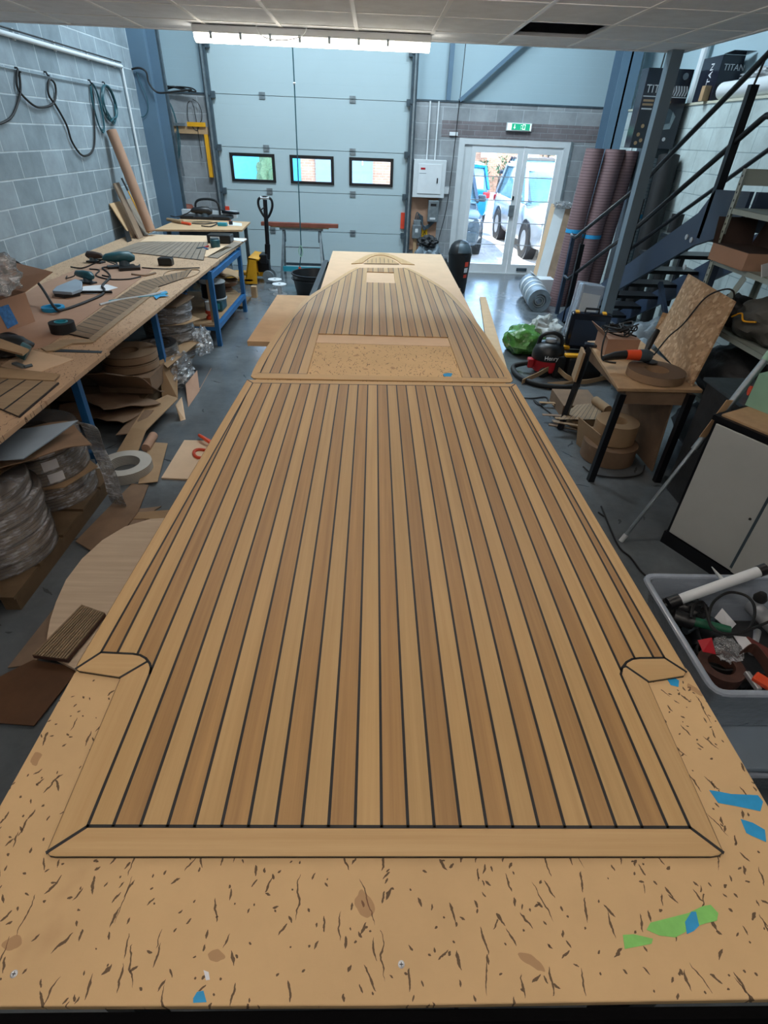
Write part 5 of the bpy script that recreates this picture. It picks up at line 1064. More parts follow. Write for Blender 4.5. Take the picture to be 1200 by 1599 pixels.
# green bag, white sacks
gb=T('green_bag','shiny green carrier bag lying on the floor behind the red vacuum','bag',(1.85,6.45,0)); MB().blob((1.86,6.42,0),(.48,.52,.36),.16,2.2,5).build('body','green',gb,smooth=True)
tag(MB().blob((2.10,6.50,0),(.40,.42,.44),.28,3,6).build('white_sack','sack',None,smooth=True),'white plastic sack between the green bag and the tool case','bag')
for k,(x,y,z,d,mm) in enumerate(((2.62,5.7,0,(.5,.5,.55),'sack'),(2.92,5.5,0,(.6,.5,.75),'sackb'),(2.72,5.2,0,(.5,.5,.6),'sackb'),(3.25,5.7,0,(.6,.6,.6),'darkbag'))): tag(MB().blob((x,y,z),d,.16,2.2,k+50).build('plastic_sack',mm,None,smooth=True),('grey white plastic sack right of the open tool case','tall blue grey plastic sack behind the desk','blue grey sack in front of the stair treads','dark sack under the staircase')[k],'bag')
# vacuum cleaner
vc=T('vacuum_cleaner','red drum vacuum cleaner with a black dome top and black hose','vacuum cleaner',(1.93,5.72,0)); c=Vector((1.95,5.72,0))
MB().lathe([(.13,.03),(.155,.05),(.165,.17),(0,.17)],c,32).build('base_drum','red',vc,smooth=True)
MB().lathe([(.172,.171),(.175,.19),(.17,.24),(.15,.30),(.11,.335),(.05,.35),(0,.352)],c,32).build('dome_top','black',vc,smooth=True)
MB().tube(cr([c+Vector(p) for p in ((-.12,.03,.29),(-.10,.02,.40),(0,0,.44),(.10,-.02,.40),(.12,-.03,.29))],5),.022,10).build('carry_handle','black',vc,smooth=True)
MB().lathe([(.06,.352),(.055,.375),(0,.38)],c,20).build('top_plate','alu',vc,smooth=True)
MB().box(c+Vector((-.19,-.03,.12)),(.06,.09,.10)).build('hose_port','red',vc,bev=.01)
for s_ in (-.06,.10): MB().lathe([(.035,0),(.06,.02),(.035,.04)],n=20,m=Matrix.Translation(c+Vector((s_,-.13,.05)))@Matrix.Rotation(PI/2,4,'X')).build('wheel','black',vc,smooth=True)
text('Henry','printed_name',vc,.06,'paper',c+Vector((-.09,-.183,.20)),(1,.0,0),(0,.12,1),.002)
MB().tube(cr([c+Vector(p) for p in ((-.20,-.03,.12),(-.34,.04,.05),(-.36,-.12,.03),(-.30,-.32,.03),(-.14,-.46,.03),(.08,-.50,.03),(.24,-.44,.03))],7),.028,12).build('hose','rubber',vc,smooth=True)
# open tool case
tc_=T('tool_case','open black tool case with yellow clips standing behind the desk leg','tool case',(2.25,5.75,0)); MB().bx(2.12,2.50,5.50,5.82,0,.24).build('case_base','black',tc_,bev=.02)
Mx=Matrix.Translation((2.14,5.82,.24))@Matrix.Rotation(-.15,4,'Z')@Matrix.Rotation(.10,4,'X'); lid=MB().bx(0,.42,0,.08,0,.40,Mx).build('case_lid','screen',tc_,bev=.02); MB().bx(.05,.37,-.004,.0,.05,.33,Mx).build('lid_recess','navy',lid); MB().tube([Mx@Vector(p) for p in ((.14,.04,.40),(.14,.04,.44),(.28,.04,.44),(.28,.04,.40))],.012,8).build('carry_handle','black',tc_)
for x in (.06,.34): MB().bx(x-.02,x+.02,.01,.07,.395,.41,Mx).build('clip','yellow',tc_)
MB().bx(2.02,2.20,5.78,5.88,.24,.28).build('yellow_clip','yellow',tc_,bev=.01); MB().bx(2.08,2.26,5.52,5.60,.24,.27).build('yellow_clip','yellow',tc_,bev=.01)
MB().bx(2.0,2.11,5.55,5.85,0.0,.235).build('case_foot','black',tc_,bev=.01)
# wood strip scraps on the floor
def strip3(pts,wd,th,mat,label,name='wood_strip'):
    P=cr(pts,6); m=MB()
    prev=None
    for i,p in enumerate(P):
        t=(P[min(i+1,len(P)-1)]-P[max(i-1,0)]).normalized(); n=Vector((-t.y,t.x,0)).normalized()*th/2; up=Vector((0,0,wd))
        ring=[m.bm.verts.new(q) for q in (p-n,p+n,p+n+up,p-n+up)]
        if prev:
            for k in range(4): m.bm.faces.new([prev[k],prev[(k+1)%4],ring[(k+1)%4],ring[k]])
        else: m.bm.faces.new(ring)
        prev=ring
    m.bm.faces.new(prev); return tag(m.build(name,mat,None,smooth=False),label,'wood strip')
strip3([Z(815,600,.0)+Vector((0,0,.003)),Z(840,588,.05),Z(865,577,.08),Z(885,592,.05),Z(910,600,.01),Z(950,592,.03),Z(975,588,.08)],.05,.008,'card','long bent brown wood strip curving in front of the vacuum')
tag(MB().slab([Z(856,608,.003),Z(898,602,.003),Z(898,594,.06),Z(856,597,.06)],.008).build('wood_block','card',None),'straight brown wood strip standing on edge below the bent strip','wood strip')
r_=random.Random(8)
for k in range(12):
    u=872+r_.uniform(0,70); v=615+r_.uniform(0,55); a=Z(u,v,.006+.009*k); an=r_.uniform(-.5,.6)
    tag(MB().box(a,(.30+r_.uniform(-.08,.1),.035,.006),(0,0,an)).build('veneer_strip',('coiltop','card','oldteak2')[k%3],None),f'thin wood offcut strip on the floor left of the desk, {("lowest","2nd","3rd","4th","5th","6th","7th","8th","9th","10th","11th","topmost")[k]} layer of the heap','wood strip','wood offcut strips left of the desk')
t=teakstrip([(873,655),(936,655),(944,628),(900,632)],.125,.004,'small panel of pale strips lying on the offcut heap left of the desk',8,'v','oldteak2')
tag(MB().ring((1.95,4.42,.003),.11,.135,0,.10).build('bent_strip_ring','card',None,smooth=True),'bent wood strip ring on the floor beside the offcuts','wood strip')
tag(MB().bx(1.80,2.16,4.55,4.95,.0,.118).build('carton','cardd',None),'low brown carton hidden under the panel of strips','carton')
tag(MB().tube([Z(930,625,.16),Z(950,640,.16)],.04,12).build('tape_spool','card',None,smooth=True),'small brown spool lying beyond the pale strip panel','spool')
cable('loose_cord',[Z(u,v,.01) for u,v in ((800,620),(830,622),(852,620),(856,627),(842,632),(835,625),(860,645),(880,660),(905,664),(930,664))],.007,'rubber','black cord looping on the floor right of the table')
# desk
DK=.72
ds=T('work_desk','small wooden topped desk with black steel legs at the right','desk',(2.1,4.0,0))
q=[Z(u,v,DK) for u,v in ((966,606),(1099,609),(1050,535),(918,532))]; q[2]=Vector((2.36,4.62,DK)); MB().prism(q,DK-.025,DK).build('desk_top','pine',ds,bev=.003)
for a,b_ in (((1.70,3.42),(1.72,3.46)),((2.22,3.43),(2.22,3.48)),((1.72,4.30),(1.84,4.48)),((2.25,4.4),(2.25,4.45))): MB().bar((a[0],a[1],0),(b_[0]+.04,b_[1],DK-.026),.045).build('leg','blackm',ds)
MB().bx(1.8,2.25,3.50,3.52,.60,.69).bx(1.86,1.88,3.52,4.4,.60,.69).build('apron','cardd',ds); MB().slab([(2.24,3.55,.02),(2.24,4.42,.02),(2.20,4.42,.62),(2.20,3.55,.62)],.012).build('side_panel','cardd',ds)
tag(MB().slab([(1.75,4.28,.45),(1.78,4.44,.45),(1.80,4.44,.70),(1.77,4.28,.70)],.02).build('wood_piece','card',None),'short wood piece fixed at the far left corner of the desk','wood piece')
lc=coil((2.09,3.72,DK+.001),'wide flat wood strip coil lying on the desk under the orange grinder',.20,.085,.065,'coilb',False)
gr=T('angle_grinder','orange and black angle grinder resting on the wood coil on the desk','power tool',(1.98,3.85,DK+.07)); p=Vector((1.97,3.86,DK+.115))
MB().tube([p+Vector((-.07,.0,0)),p+Vector((.03,-.0,0))],[.035,.040],16).build('motor_body','orange',gr,smooth=True)
MB().tube([p+Vector((.03,0,0)),p+Vector((.08,0,0)),p+Vector((.12,-.005,-.01))],[.042,.045,.035],16).build('gear_head','galvd',gr,smooth=True)
MB().tube([p+Vector((-.24,-.01,-.03)),p+Vector((-.15,0,-.01)),p+Vector((-.07,0,0))],[.02,.03,.033],12).build('rear_grip','black',gr,smooth=True)
MB().tube([p+Vector((.09,.03,.02)),p+Vector((.12,.07,.08)),p+Vector((.17,.12,.15))],[.018,.026,.022],12).build('side_handle','black',gr,smooth=True)
MB().lathe([(.055,0),(.055,.006),(0,.006)],p+Vector((.12,-.01,-.045)),24).build('guard_disc','blackm',gr,smooth=True)
cx=T('small_carton','open brown carton full of black cables on the desk','carton',(1.98,4.3,DK)); MB().bx(1.88,2.14,4.18,4.42,DK+.001,DK+.13).build('body','cardp',cx); MB().slab([(1.88,4.18,DK+.131),(1.88,4.42,DK+.131),(1.82,4.44,DK+.20),(1.82,4.2,DK+.20)],.004).build('flap','cardp',cx)
r_=random.Random(3); m=MB()
for k in range(3): m.tube(cr([(2.0+r_.uniform(-.12,.14),4.28+r_.uniform(-.1,.12),DK+.14+r_.uniform(0,.08)) for _ in range(12)],4),.006,6)
mc=m.build('cable_tangle','rubber',None,smooth=True); tag(mc,'tangle of black cables heaped in the brown carton on the desk','cable')
cable('loose_cord',[(1.86,4.2,DK+.2),(1.82,4.12,DK+.1),(1.82,4.05,DK+.01),(1.90,3.98,DK+.01)],.007,'rubber','black cable hanging out of the carton on the desk')
tag(MB().box((1.86,4.40,DK+.012),(.13,.07,.02),(0,0,-.3)).build('dark_device','screen',None),'small dark flat device on the far left of the desk','device')
tag(MB().slab([(2.3-.0,3.56,DK-.0),(2.46,4.62,DK+.0),(2.50,4.63,.95),(2.53,4.60,.95),(2.545,4.52,1.28),(2.55,3.83,1.24)],.015).build('osb_board','osb',None),'upright flaky chipboard offcut leaning behind the desk','board')
cable('hung_cable',[(2.16,3.95,DK+.09),(2.28,4.05,DK+.2),(2.40,4.12,1.0),(2.47,4.08,1.2),(2.52,3.98,1.285),(2.58,3.95,1.28),(2.60,3.93,1.2)],.006,'rubber','thin black cord hanging over the chipboard offcut')
# strip coils under the desk
coil((1.96,3.80,.002),'wide strip coil, lower of the pair under the desk',.21,.13,.15,'cardd',False,'strip coils under the desk')
coil((1.98,3.83,.153),'light strip coil, upper of the pair under the desk',.165,.075,.17,'card',False,'strip coils under the desk')
cable('loose_cord',[(1.70,3.6,.02),(1.76,3.5,.01),(1.95,3.46,.01),(2.12,3.5,.02),(2.2,3.62,.03)],.006,'rubber','black cord lying round the coils under the desk')
tag(MB().slab([(1.78,4.02,.0),(1.86,3.70,.0),(1.80,3.68,.26),(1.73,4.0,.26)],.006).build('cardboard_piece','card',None),'upright cardboard strip left of the coils under the desk','cardboard')
# ------------------------------------------------------------------ shelving rack
rk=T('shelf_rack','grey green slotted angle shelf rack standing in front of the stair','rack',(2.85,4.0,0)); RX0,RX1,RY0,RY1=2.60,3.05,2.95,4.40
for x in (RX0,RX1):
    for y in (RY0,RY1):
        s_=1 if x==RX0 else -1; q=1 if y==RY0 else -1
        m=MB().bx(min(x,x+s_*.003),max(x,x+s_*.003),min(y,y+q*.04),max(y,y+q*.04),0,2.0).bx(min(x,x+s_*.04),max(x,x+s_*.04),min(y,y+q*.003),max(y,y+q*.003),0,2.0); m.build('post','rack',rk)
m=MB()
for k in range(38):
    z=.1+k*.05; m.bx(RX0-.0008,RX0,RY1-.026,RY1-.014,z,z+.014); m.bx(RX0+.012,RX0+.026,RY1-.0045,RY1-.0035,z+.02,z+.034); m.bx(RX0-.0008,RX0,RY0+.014,RY0+.026,z,z+.014)
m.build('slots','blackm',rk)
for z in (1.76,1.42,1.0,.5): MB().bx(RX0+.004,RX1-.004,RY0+.004,RY1-.004,z-.002,z).bx(RX0+.004,RX0+.006,RY0+.004,RY1-.004,z-.035,z).bx(RX0+.004,RX1-.004,RY1-.006,RY1-.004,z-.035,z).build('shelf','rack',rk)
MB().bx(RX0,RX1,RY1-.004,RY1,1.90,2.0).build('end_panel','rack',rk); MB().bar((RX0+.02,RY1-.35,1.18),(RX0+.02,RY1-.45,1.38),.003,.06).build('bracket','rack',rk)
bb=T('brown_carton','open dark brown carton on the second shelf of the rack','carton',(2.75,4.1,1.42)); MB().bx(2.56,2.86,3.92,4.38,1.421,1.53).build('body','cardp',bb); MB().slab([(2.86,3.92,1.53),(2.86,4.38,1.53),(2.92,4.38,1.72),(2.92,3.92,1.72)],.005).slab([(2.56,4.385,1.53),(2.86,4.385,1.53),(2.86,4.42,1.70),(2.56,4.42,1.70)],.004).build('flap','brownbox',bb); MB().bx(2.565,2.855,3.925,4.375,1.5305,1.532).build('opening','brownbox',bb)
tag(MB().slab([(2.58,3.72,1.422),(2.70,3.80,1.422),(2.68,3.83,1.50),(2.58,3.77,1.49)],.004).build('white_card','paper',None),'small white card standing beside the dark brown carton on the rack','card')
tag(MB().blob((2.72,3.42,1.421),(.22,.3,.18),.2,3,61).build('orange_bundle','pine',None,smooth=True),'orange brown bundle on the rack shelf at the right edge','bundle')
tag(MB().bx(2.70,3.0,3.3,3.7,1.765,1.95).build('grey_carton','galvd',None),'grey box on the top shelf of the rack at the right edge','box')
tag(MB().blob((2.78,3.75,1.0),(.36,.6,.30),.18,2,62).build('olive_bag','olive',None,smooth=True),'dull olive bag on the rack below the brown carton','bag')
tag(MB().blob((2.78,4.15,1.0),(.3,.34,.24),.2,2.5,63).build('black_pouch','darkbag',None,smooth=True),'black pouch with a yellow cord beside the olive bag on the rack','bag')
cable('yellow_lanyard',[(2.60,3.62,1.16),(2.58,3.72,1.14),(2.60,3.80,1.17),(2.58,3.86,1.13)],.006,'yellow','short yellow cord draped on the bags in the rack')
for k,(x,y,z,d) in enumerate(((2.80,3.9,.501,(.42,.8,.44)),(2.80,3.25,.501,(.4,.5,.4)),(2.8,3.7,.0,(.42,1.2,.46)))): tag(MB().blob((x,y,z),d,.15,2,k+70).build('dark_bag','darkbag',None,smooth=True),('large black bag on the lower rack shelf','dark bag at the near end of the lower rack shelf','long dark bag on the floor under the rack')[k],'bag')
# near cabinet, bench and pole
cz=.90; Mc=Matrix.Translation((1.93,2.68,0))@Matrix.Rotation(math.radians(-62),4,'Z')      # local x runs along the front towards the camera
cb=T('metal_cabinet','pale grey metal cabinet with sliding doors and a black plinth at the right edge','cabinet',(2.1,2.4,0))
MB().bx(0,1.25,.0,.45,.09,cz-.03,Mc).build('body','blackm',cb); MB().bx(-.01,1.26,-.01,.46,0,.088,Mc).build('plinth','blackm',cb); MB().bx(-.012,1.26,-.012,.46,cz-.029,cz,Mc).build('top','blackm',cb)
for x0,x1,y in ((.02,.46,-.014),(.44,.90,-.022),(.88,1.24,-.014)):
    d_=MB().bx(x0,x1,y,y+.012,.10,cz-.04,Mc).build('door','cab',cb,bev=.004); MB().bx(x1-.035,x1-.02,y-.004,y,.12,cz-.06,Mc).build('groove','galvd',d_)
    MB().lathe([(.008,0),(.006,.006),(0,.007)],n=12,m=Mc@Matrix.Translation((x1-.06,y,.45))@Matrix.Rotation(PI/2,4,'X')).build('lock','black',d_)
cable('hung_cable',[Mc@Vector(p) for p in ((.78,-.03,.62),(.765,-.04,.56),(.76,-.03,.49),(.77,-.03,.44))],.005,'rubber','short black cord hanging against the pale grey cabinet door')
tag(MB().bx(.02,1.24,.01,.42,cz+.001,cz+.012,Mc).build('board_sheet','pine',None),'brown board lying on top of the pale grey cabinet','board')
tag(MB().blob(Mc@Vector((.5,.2,cz+.013)),(.26,.2,.09),.3,4,81).build('brown_rag','cardp',None,smooth=True),'crumpled brown paper on top of the grey cabinet','paper')
tag(MB().bx(-.0,.16,.25,.42,cz+.013,cz+.2,Mc).build('mint_carton','mint',None),'mint green box standing on the board on the cabinet','box')
dm=T('black_machine','dark machine stand between the desk and the grey cabinet','machine',(2.3,3.1,0)); MB().bx(2.25,2.55,2.9,3.35,0,.84).build('body','darkbag',dm,bev=.01); MB().bx(2.23,2.56,2.88,3.37,.841,.86).build('top_plate','galvd',dm)
MB().tube([(2.33,3.05,.90),(2.42,3.02,.90)],.03,12).build('orange_switch','orange',dm,smooth=True); MB().bx(2.42,2.46,2.93,2.97,.861,.90).build('white_knob','white',dm)
po=T('support_pole','long grey prop pole with a mint green tip leaning over the grey cabinet','pole',(1.65,2.64,0)); a=Vector((1.66,2.68,.01)); b_=Vector((2.28,2.93,1.22))
MB().tube([a,a.lerp(b_,.55)],.012,10).build('lower_tube','galv',po,smooth=True); MB().tube([a.lerp(b_,.5),a.lerp(b_,.93)],.020,12).build('upper_tube','galv',po,smooth=True); MB().tube([a.lerp(b_,.93),b_+Vector((.05,.02,.1))],.022,12).build('tip_sleeve','mint',po,smooth=True); MB().tube([a-(b_-a)*.01,a.lerp(b_,.03)],.016,8).build('foot','offwhite',po)
c=a.lerp(b_,.62); tag(MB().slab([a.lerp(b_,.56)+Vector((-.05,-.03,.02)),a.lerp(b_,.74)+Vector((-.06,-.03,.02)),a.lerp(b_,.74)+Vector((-.02,-.03,.02)),a.lerp(b_,.56)+Vector((-.01,-.03,.02))],.005).build('yellow_card','pine',None),'small yellow card scrap behind the grey prop pole','card')
cable('loose_cord',[Z(u,v,.01) for u,v in ((935,800),(945,806),(940,792),(965,850),(985,870),(1000,890),(1010,900))],.006,'rubber','thin black cord on the floor below the pole foot')
# ------------------------------------------------------------------ tub of tools
def tub(x0,x1,y0,y1,z0,h,name,label,lip='tubp'):
    t=T(name,label,'storage tub',((x0+x1)/2,(y0+y1)/2,z0)); i=.05; th=.004
    lo=[(x0+i,y0+i),(x1-i,y0+i),(x1-i,y1-i),(x0+i,y1-i)]; hi=[(x0,y0),(x1,y0),(x1,y1),(x0,y1)]; m=MB()
    def rr(pts,rad,z):
        out=[]
        for k in range(4):
            p=Vector((*pts[k],z)); a=Vector((*pts[k-1],z)); b=Vector((*pts[(k+1)%4],z)); pa=p+(a-p).normalized()*rad; pb=p+(b-p).normalized()*rad
            for t_ in range(5): s=t_/4; out.append(pa*(1-s)**2+p*2*s*(1-s)+pb*s*s)
        return out
    rings=[rr(lo,.04,z0),rr(hi,.05,z0+h)]
    inn=[[q*1 for q in rings[1]],[q*1 for q in rings[0]]]
    V=[[m.bm.verts.new(q) for q in r] for r in rings]
    n=20
    for k in range(n): m.bm.faces.new([V[0][k],V[0][(k+1)%n],V[1][(k+1)%n],V[1][k]])
    m.bm.faces.new(V[0][::-1]); bmesh.ops.recalc_face_normals(m.bm,faces=m.bm.faces); bmesh.ops.solidify(m.bm,geom=m.bm.faces[:],thickness=.004)
    m.build('body','tubp',t,smooth=True)
    MB().tube([q for q in rr([(x0-.008,y0-.008),(x1+.008,y0-.008),(x1+.008,y1+.008),(x0-.008,y1+.008)],.05,z0+h)],.014,8,closed=True,flat=.8).build('rim',lip,t,smooth=True); return t
tub(1.235,1.90,1.13,1.72,.27,.28,'tool_tub','clear plastic tub full of tools beside the right table edge')
tub(1.25,1.95,1.02,1.68,.0,.22,'storage_tub','second clear tub with a blue lid under the tub of tools'); tag(MB().bx(1.24,1.96,1.01,1.69,.236,.262).build('tub_cover','blueboard',None,bev=.008),'blue lid on the lower clear tub','lid')
TBZ=.29
def tz(u,v,z=.47): return Z(u,v,z)
for k,(u,v,z_,r0,r1,l_,a,mm,nm,lb) in enumerate(((1070,985,.42,.018,.014,.16,.4,'galvd','spanner','dark steel spanner under the green tool in the tub'),(1165,1000,.43,.02,.02,.14,-1.1,'redbrown','tool_handle_roll','dark red cylinder beside the white label in the tub'),(1090,1010,.40,.022,.018,.13,1.3,'blackm','drill_chuck','black drill chuck left of the screw bag in the tub'),(1150,1070,.39,.025,.02,.16,.2,'black','torch','black torch lying at the near wall of the tub'),(1175,1020,.42,.015,.012,.15,.9,'alu','socket_bar','silver socket bar beside the abrasive strip in the tub'))):
    p=tz(u,v,z_); tag(MB().tube([p,p+Vector((math.cos(a)*l_*.5,math.sin(a)*l_*.5,.01)),p+Vector((math.cos(a)*l_,math.sin(a)*l_,.0))],[r0,r1,r0],12).build(nm,mm,None,smooth=True),lb,'tool')
fi=T('tool_heap_base','dark cloth lying in the bottom of the tub of tools','cloth',(1.56,1.42,TBZ)); MB().bx(1.31,1.83,1.20,1.65,TBZ,TBZ+.08).build('cloth','darkbag',fi,bev=.02)
st_=T('sealant_gun','long white sealant tube with black end caps sticking out of the tub','sealant tube',tz(1100,915)); a=tz(1062,936,.52); b_=tz(1186,892,.66)
MB().tube([a,b_],.022,20).build('tube_body','white',st_,smooth=True); d_=(b_-a).normalized(); MB().tube([b_-d_*.002,b_+d_*.03],.025,18).build('end_cap','black',st_,smooth=True); MB().tube([a-d_*.05,a],.027,16).build('plunger_end','black',st_,smooth=True); MB().tube([tz(1128,905,.60),tz(1112,885,.64)],[.010,.002],10).build('nozzle','offwhite',st_,smooth=True)
bx_=T('tool_motor','black power tool body in the far corner of the tub','power tool',tz(1055,950,.42)); MB().blob(tz(1060,965,.38),(.22,.12,.12),.2,4,91).build('body','black',bx_,smooth=True)
gt=T('green_tool','green and black hand tool lying across the tub','hand tool',tz(1100,975,.46)); MB().tube([tz(1052,962,.47),tz(1083,972,.47)],.032,14).build('head','black',gt,smooth=True); MB().tube([tz(1083,970,.475),tz(1140,985,.475)],.020,12).build('green_handle','greengrip',gt,smooth=True)
cable('coiled_cable',[tz(u,v,.52) for u,v in ((1080,965),(1084,945),(1098,940),(1104,955),(1110,975),(1130,990),(1165,985),(1178,965),(1178,945),(1165,930),(1140,925),(1120,935),(1110,950),(1108,970),(1118,985),(1150,990),(1180,980),(1215,965))],.006,'rubber','black cable coiled over the tools in the clear tub')
pg=T('power_plug','black power plug at the right side of the tub','plug',tz(1183,935,.53)); MB().lathe([(.025,0),(.028,.015),(.015,.04),(0,.042)],tz(1186,937,.50),16).build('body','rubber',pg,smooth=True)
tag(MB().slab([tz(1116,965,.44),tz(1128,950,.46),tz(1150,975,.44),tz(1140,985,.43)],.003).build('white_card','paper',None),'white card lying in the tub behind the green tool','card')
tag(MB().slab([tz(1146,993,.46),tz(1165,995,.47),tz(1188,1022,.45),tz(1160,1015,.45)],.003).build('white_label','paper',None),'crumpled white label in the middle of the tub','paper')
by=T('screw_bag','clear bag of screws with a red header card in the tub','bag',tz(1130,1015,.45)); MB().blob(tz(1132,1022,.42),(.11,.12,.07),.2,5,95).build('clear_bag','film',by,smooth=True); MB().slab([tz(1090,1000,.50),tz(1112,996,.51),tz(1118,1022,.50),tz(1098,1018,.50)],.002).build('header_card','red',by)
tag(MB().ring(tz(1120,1050,.40),.05,.085,0,.05).build('abrasive_belt','sand',None,smooth=True),'dark brown abrasive belt curled at the near end of the tub','belt')
tag(MB().ring(tz(1110,1040,.36),.07,.078,0,.07).build('black_hose_ring','rubber',None,smooth=True),'thin black ring around the abrasive belt in the tub','ring')
strip3([tz(1150,1030,.44),tz(1170,1018,.46),tz(1190,1040,.46),tz(1200,1060,.45)],.05,.003,'sand','curved brown abrasive strip at the right of the tub','abrasive_strip')
ob=T('orange_clamp','orange and white clamp at the lower right of the tub','clamp',tz(1185,1065,.45)); MB().bar(tz(1166,1050,.46),tz(1186,1078,.46),.02).build('frame','alu',ob,bev=.004); MB().bar(tz(1178,1055,.475),tz(1215,1078,.475),.05,.02).build('grip','orange',ob,bev=.006)
tag(MB().tube([tz(1160,930,.40),tz(1215,985,.44)],.035,18).build('silver_tube','alu',None,smooth=True),'silver aluminium tube in the tub at the right image edge','tube')
tag(MB().blob(tz(1148,1048,.38),(.06,.05,.03),.2,4,97).build('teal_stopper','teal',None,smooth=True),'small teal cap between the belt and the bag of screws','cap')
# ------------------------------------------------------------------ outside the doors
S('ground_outside',MB().bx(-40,50,YB+.2,80,-.12,-.005),'paving')
def car(label,cx,fy,L,Wd,Ht,paint,rot=0,hatch=False,boxy=1.0,front=True,plate=True):
    # local: front at y=0 facing -y, length along +y
    t=T('car',label,'car',(cx,fy,0),rz=rot); Mx=Matrix.Translation((cx,fy,0))@Matrix.Rotation(rot,4,'Z')
    W2=Wd/2; belt=Ht*.60; hood=Ht*.53
    def loft(st,name,mat,bev=0):
        m=MB(); R_=[]
        for y,sec in st:
            ring=[Mx@Vector((x,y,z)) for x,z in sec]+[Mx@Vector((-x,y,z)) for x,z in sec[::-1]]; R_.append([m.bm.verts.new(p) for p in ring])
        n=len(R_[0])
        for a,b in zip(R_,R_[1:]):
            for k in range(n): m.bm.faces.new([a[k],a[(k+1)%n],b[(k+1)%n],b[k]])
        m.bm.faces.new(R_[0][::-1]); m.bm.faces.new(R_[-1]); return m.build(name,mat,t,smooth=True,bev=bev)
    def sec(w,zt,zb=.26,sh=.9): return [(w*.93,zb),(w,zb+.12),(w,zt*.82),(w*.96,zt*.95),(w*sh,zt),(w*.5,zt+.02)]
    loft([(0,sec(W2*.72,hood*.80)),(.06,sec(W2*.86,hood*.90)),(.30,sec(W2*.96,hood*.97)),(L*.25,sec(W2,hood)),(L*.30,sec(W2,belt*.98)),(L*.9,sec(W2,belt)),(L*.97,sec(W2*.97,belt*.98)),(L,sec(W2*.88,belt*.93))],'body',paint)
    def gsec(w,zt): return [(w,belt-.03),(w*.97,belt+(zt-belt)*.4),(w*.86,zt-.03),(w*.5,zt)]
    y0=L*.29; 
    loft([(y0,gsec(W2*.93,belt+.02)),(y0+.75,gsec(W2*.93,Ht-.05)),(y0+1.2,gsec(W2*.94,Ht)),(L*.86,gsec(W2*.93,Ht-.02)),(L*.96 if boxy>.9 else L*.93,gsec(W2*.9,belt+.05))],'cabin_glass','carglass')
    loft([(y0+.70,[(W2*.82,Ht-.10),(W2*.82,Ht-.035),(W2*.5,Ht+.005)]),(y0+1.2,[(W2*.84,Ht-.07),(W2*.84,Ht-.02),(W2*.5,Ht+.015)]),(L*.88,[(W2*.84,Ht-.08),(W2*.84,Ht-.03),(W2*.5,Ht+.0)])],'roof',paint)
    for s_ in (-1,1):
        for pa,pb in (((y0+.02,belt),(y0+.74,Ht-.05)),((L*.56,belt),(L*.56,Ht-.03)),((L*.95,belt),(L*.87,Ht-.04))):
            MB().bar(Mx@Vector((s_*W2*.94,pa[0],pa[1])),Mx@Vector((s_*W2*.82,pb[0],pb[1])),.07).build('pillar',paint,t)
        for y in (L*.19,L*.80):
            w_=Mx@Matrix.Translation((s_*(W2-.10),y,.34))@Matrix.Rotation(PI/2,4,'Y'); MB().lathe([(.17,-.11),(.33,-.11),(.345,-.06),(.345,.06),(.33,.11),(.17,.11)],n=28,m=w_).build('tyre','rubber',t,smooth=True)
            rim=MB().lathe([(.20,-.112),(.20,.112)],n=28,m=w_).build('wheel_rim','alu',t,smooth=True); sk=MB()
            for k in range(5): a=k*2*PI/5; sk.bar(w_@Vector((0,0,s_*.113)),w_@Vector((.19*math.cos(a),.19*math.sin(a),s_*.113)),.05,.012)
            MB().ring((0,0,0),.345,.41,-.108,.112,28,w_).build('wheel_arch','black',t,smooth=True)
        MB().box(Mx@Vector((s_*(W2+.08),y0+.25,belt+.06)),(.18,.10,.14)).build('wing_mirror',paint,t,bev=.03)
        MB().box(Mx@Vector((s_*W2*.66,.10,hood*.80)),(W2*.42,.16,.15),(0,0,rot+s_*.25)).build('headlight','alu',t,bev=.04)
        MB().lathe([(.07,0),(.06,.03),(0,.03)],n=18,m=Mx@Matrix.Translation((s_*W2*.62,.01,.46))@Matrix.Rotation(PI/2,4,'X')).build('fog_light','white',t)
        MB().box(Mx@Vector((s_*W2*.86,L-.04,belt*.86)),(.22,.12,.16)).build('tail_light','red',t,bev=.03)
        MB().tube([Mx@Vector((s_*W2*.78,y0+1.0,Ht+.02)),Mx@Vector((s_*W2*.78,L*.86,Ht+.01))],.018,6).build('roof_rail','alu',t)
    MB().box(Mx@Vector((0,.03,hood*.76)),(Wd*.42,.08,.12)).build('grille','black',t,bev=.02); MB().box(Mx@Vector((0,-.0,.42)),(Wd*.8,.12,.20),(0,0,rot)).build('lower_grille','galvd',t,bev=.03)
    MB().box(Mx@Vector((0,L+.005,belt*.72)),(.52,.02,.11),(0,0,rot)).build('number_plate','warn' if False else 'offwhite',t)
    MB().box(Mx@Vector((0,-.035,.52)),(.50,.02,.10),(0,0,rot)).build('number_plate','offwhite',t)
    return t
mt['silver']=M('silver_car_paint','c9ccd0',.2,.5,var=.02); mt['darkcar']=M('grey_blue_car_paint','52606c',.2,.4,var=.03); mt['bluecar']=M('bright_blue_car_paint','1b7fae',.2,.3,var=.03); mt['navycar']=M('dark_car_paint','2e3c4c',.2,.3,var=.03)
mt['brickout']=blockmat('outside_brick','b58f78','a5806a','c9b9a8','y',.225,.075); mt['leaf']=M('outside_leaf','4d6b4e',.7,var=.3,vs=20)
mt['roofblue']=M('pale_blue_fascia','8fb8cf',.5,var=.03); mt['bluedoor']=M('bright_blue_shutter','2f9ccb',.4,var=.03); mt['greydoor']=M('grey_blue_shutter','7a93ac',.4,var=.03)
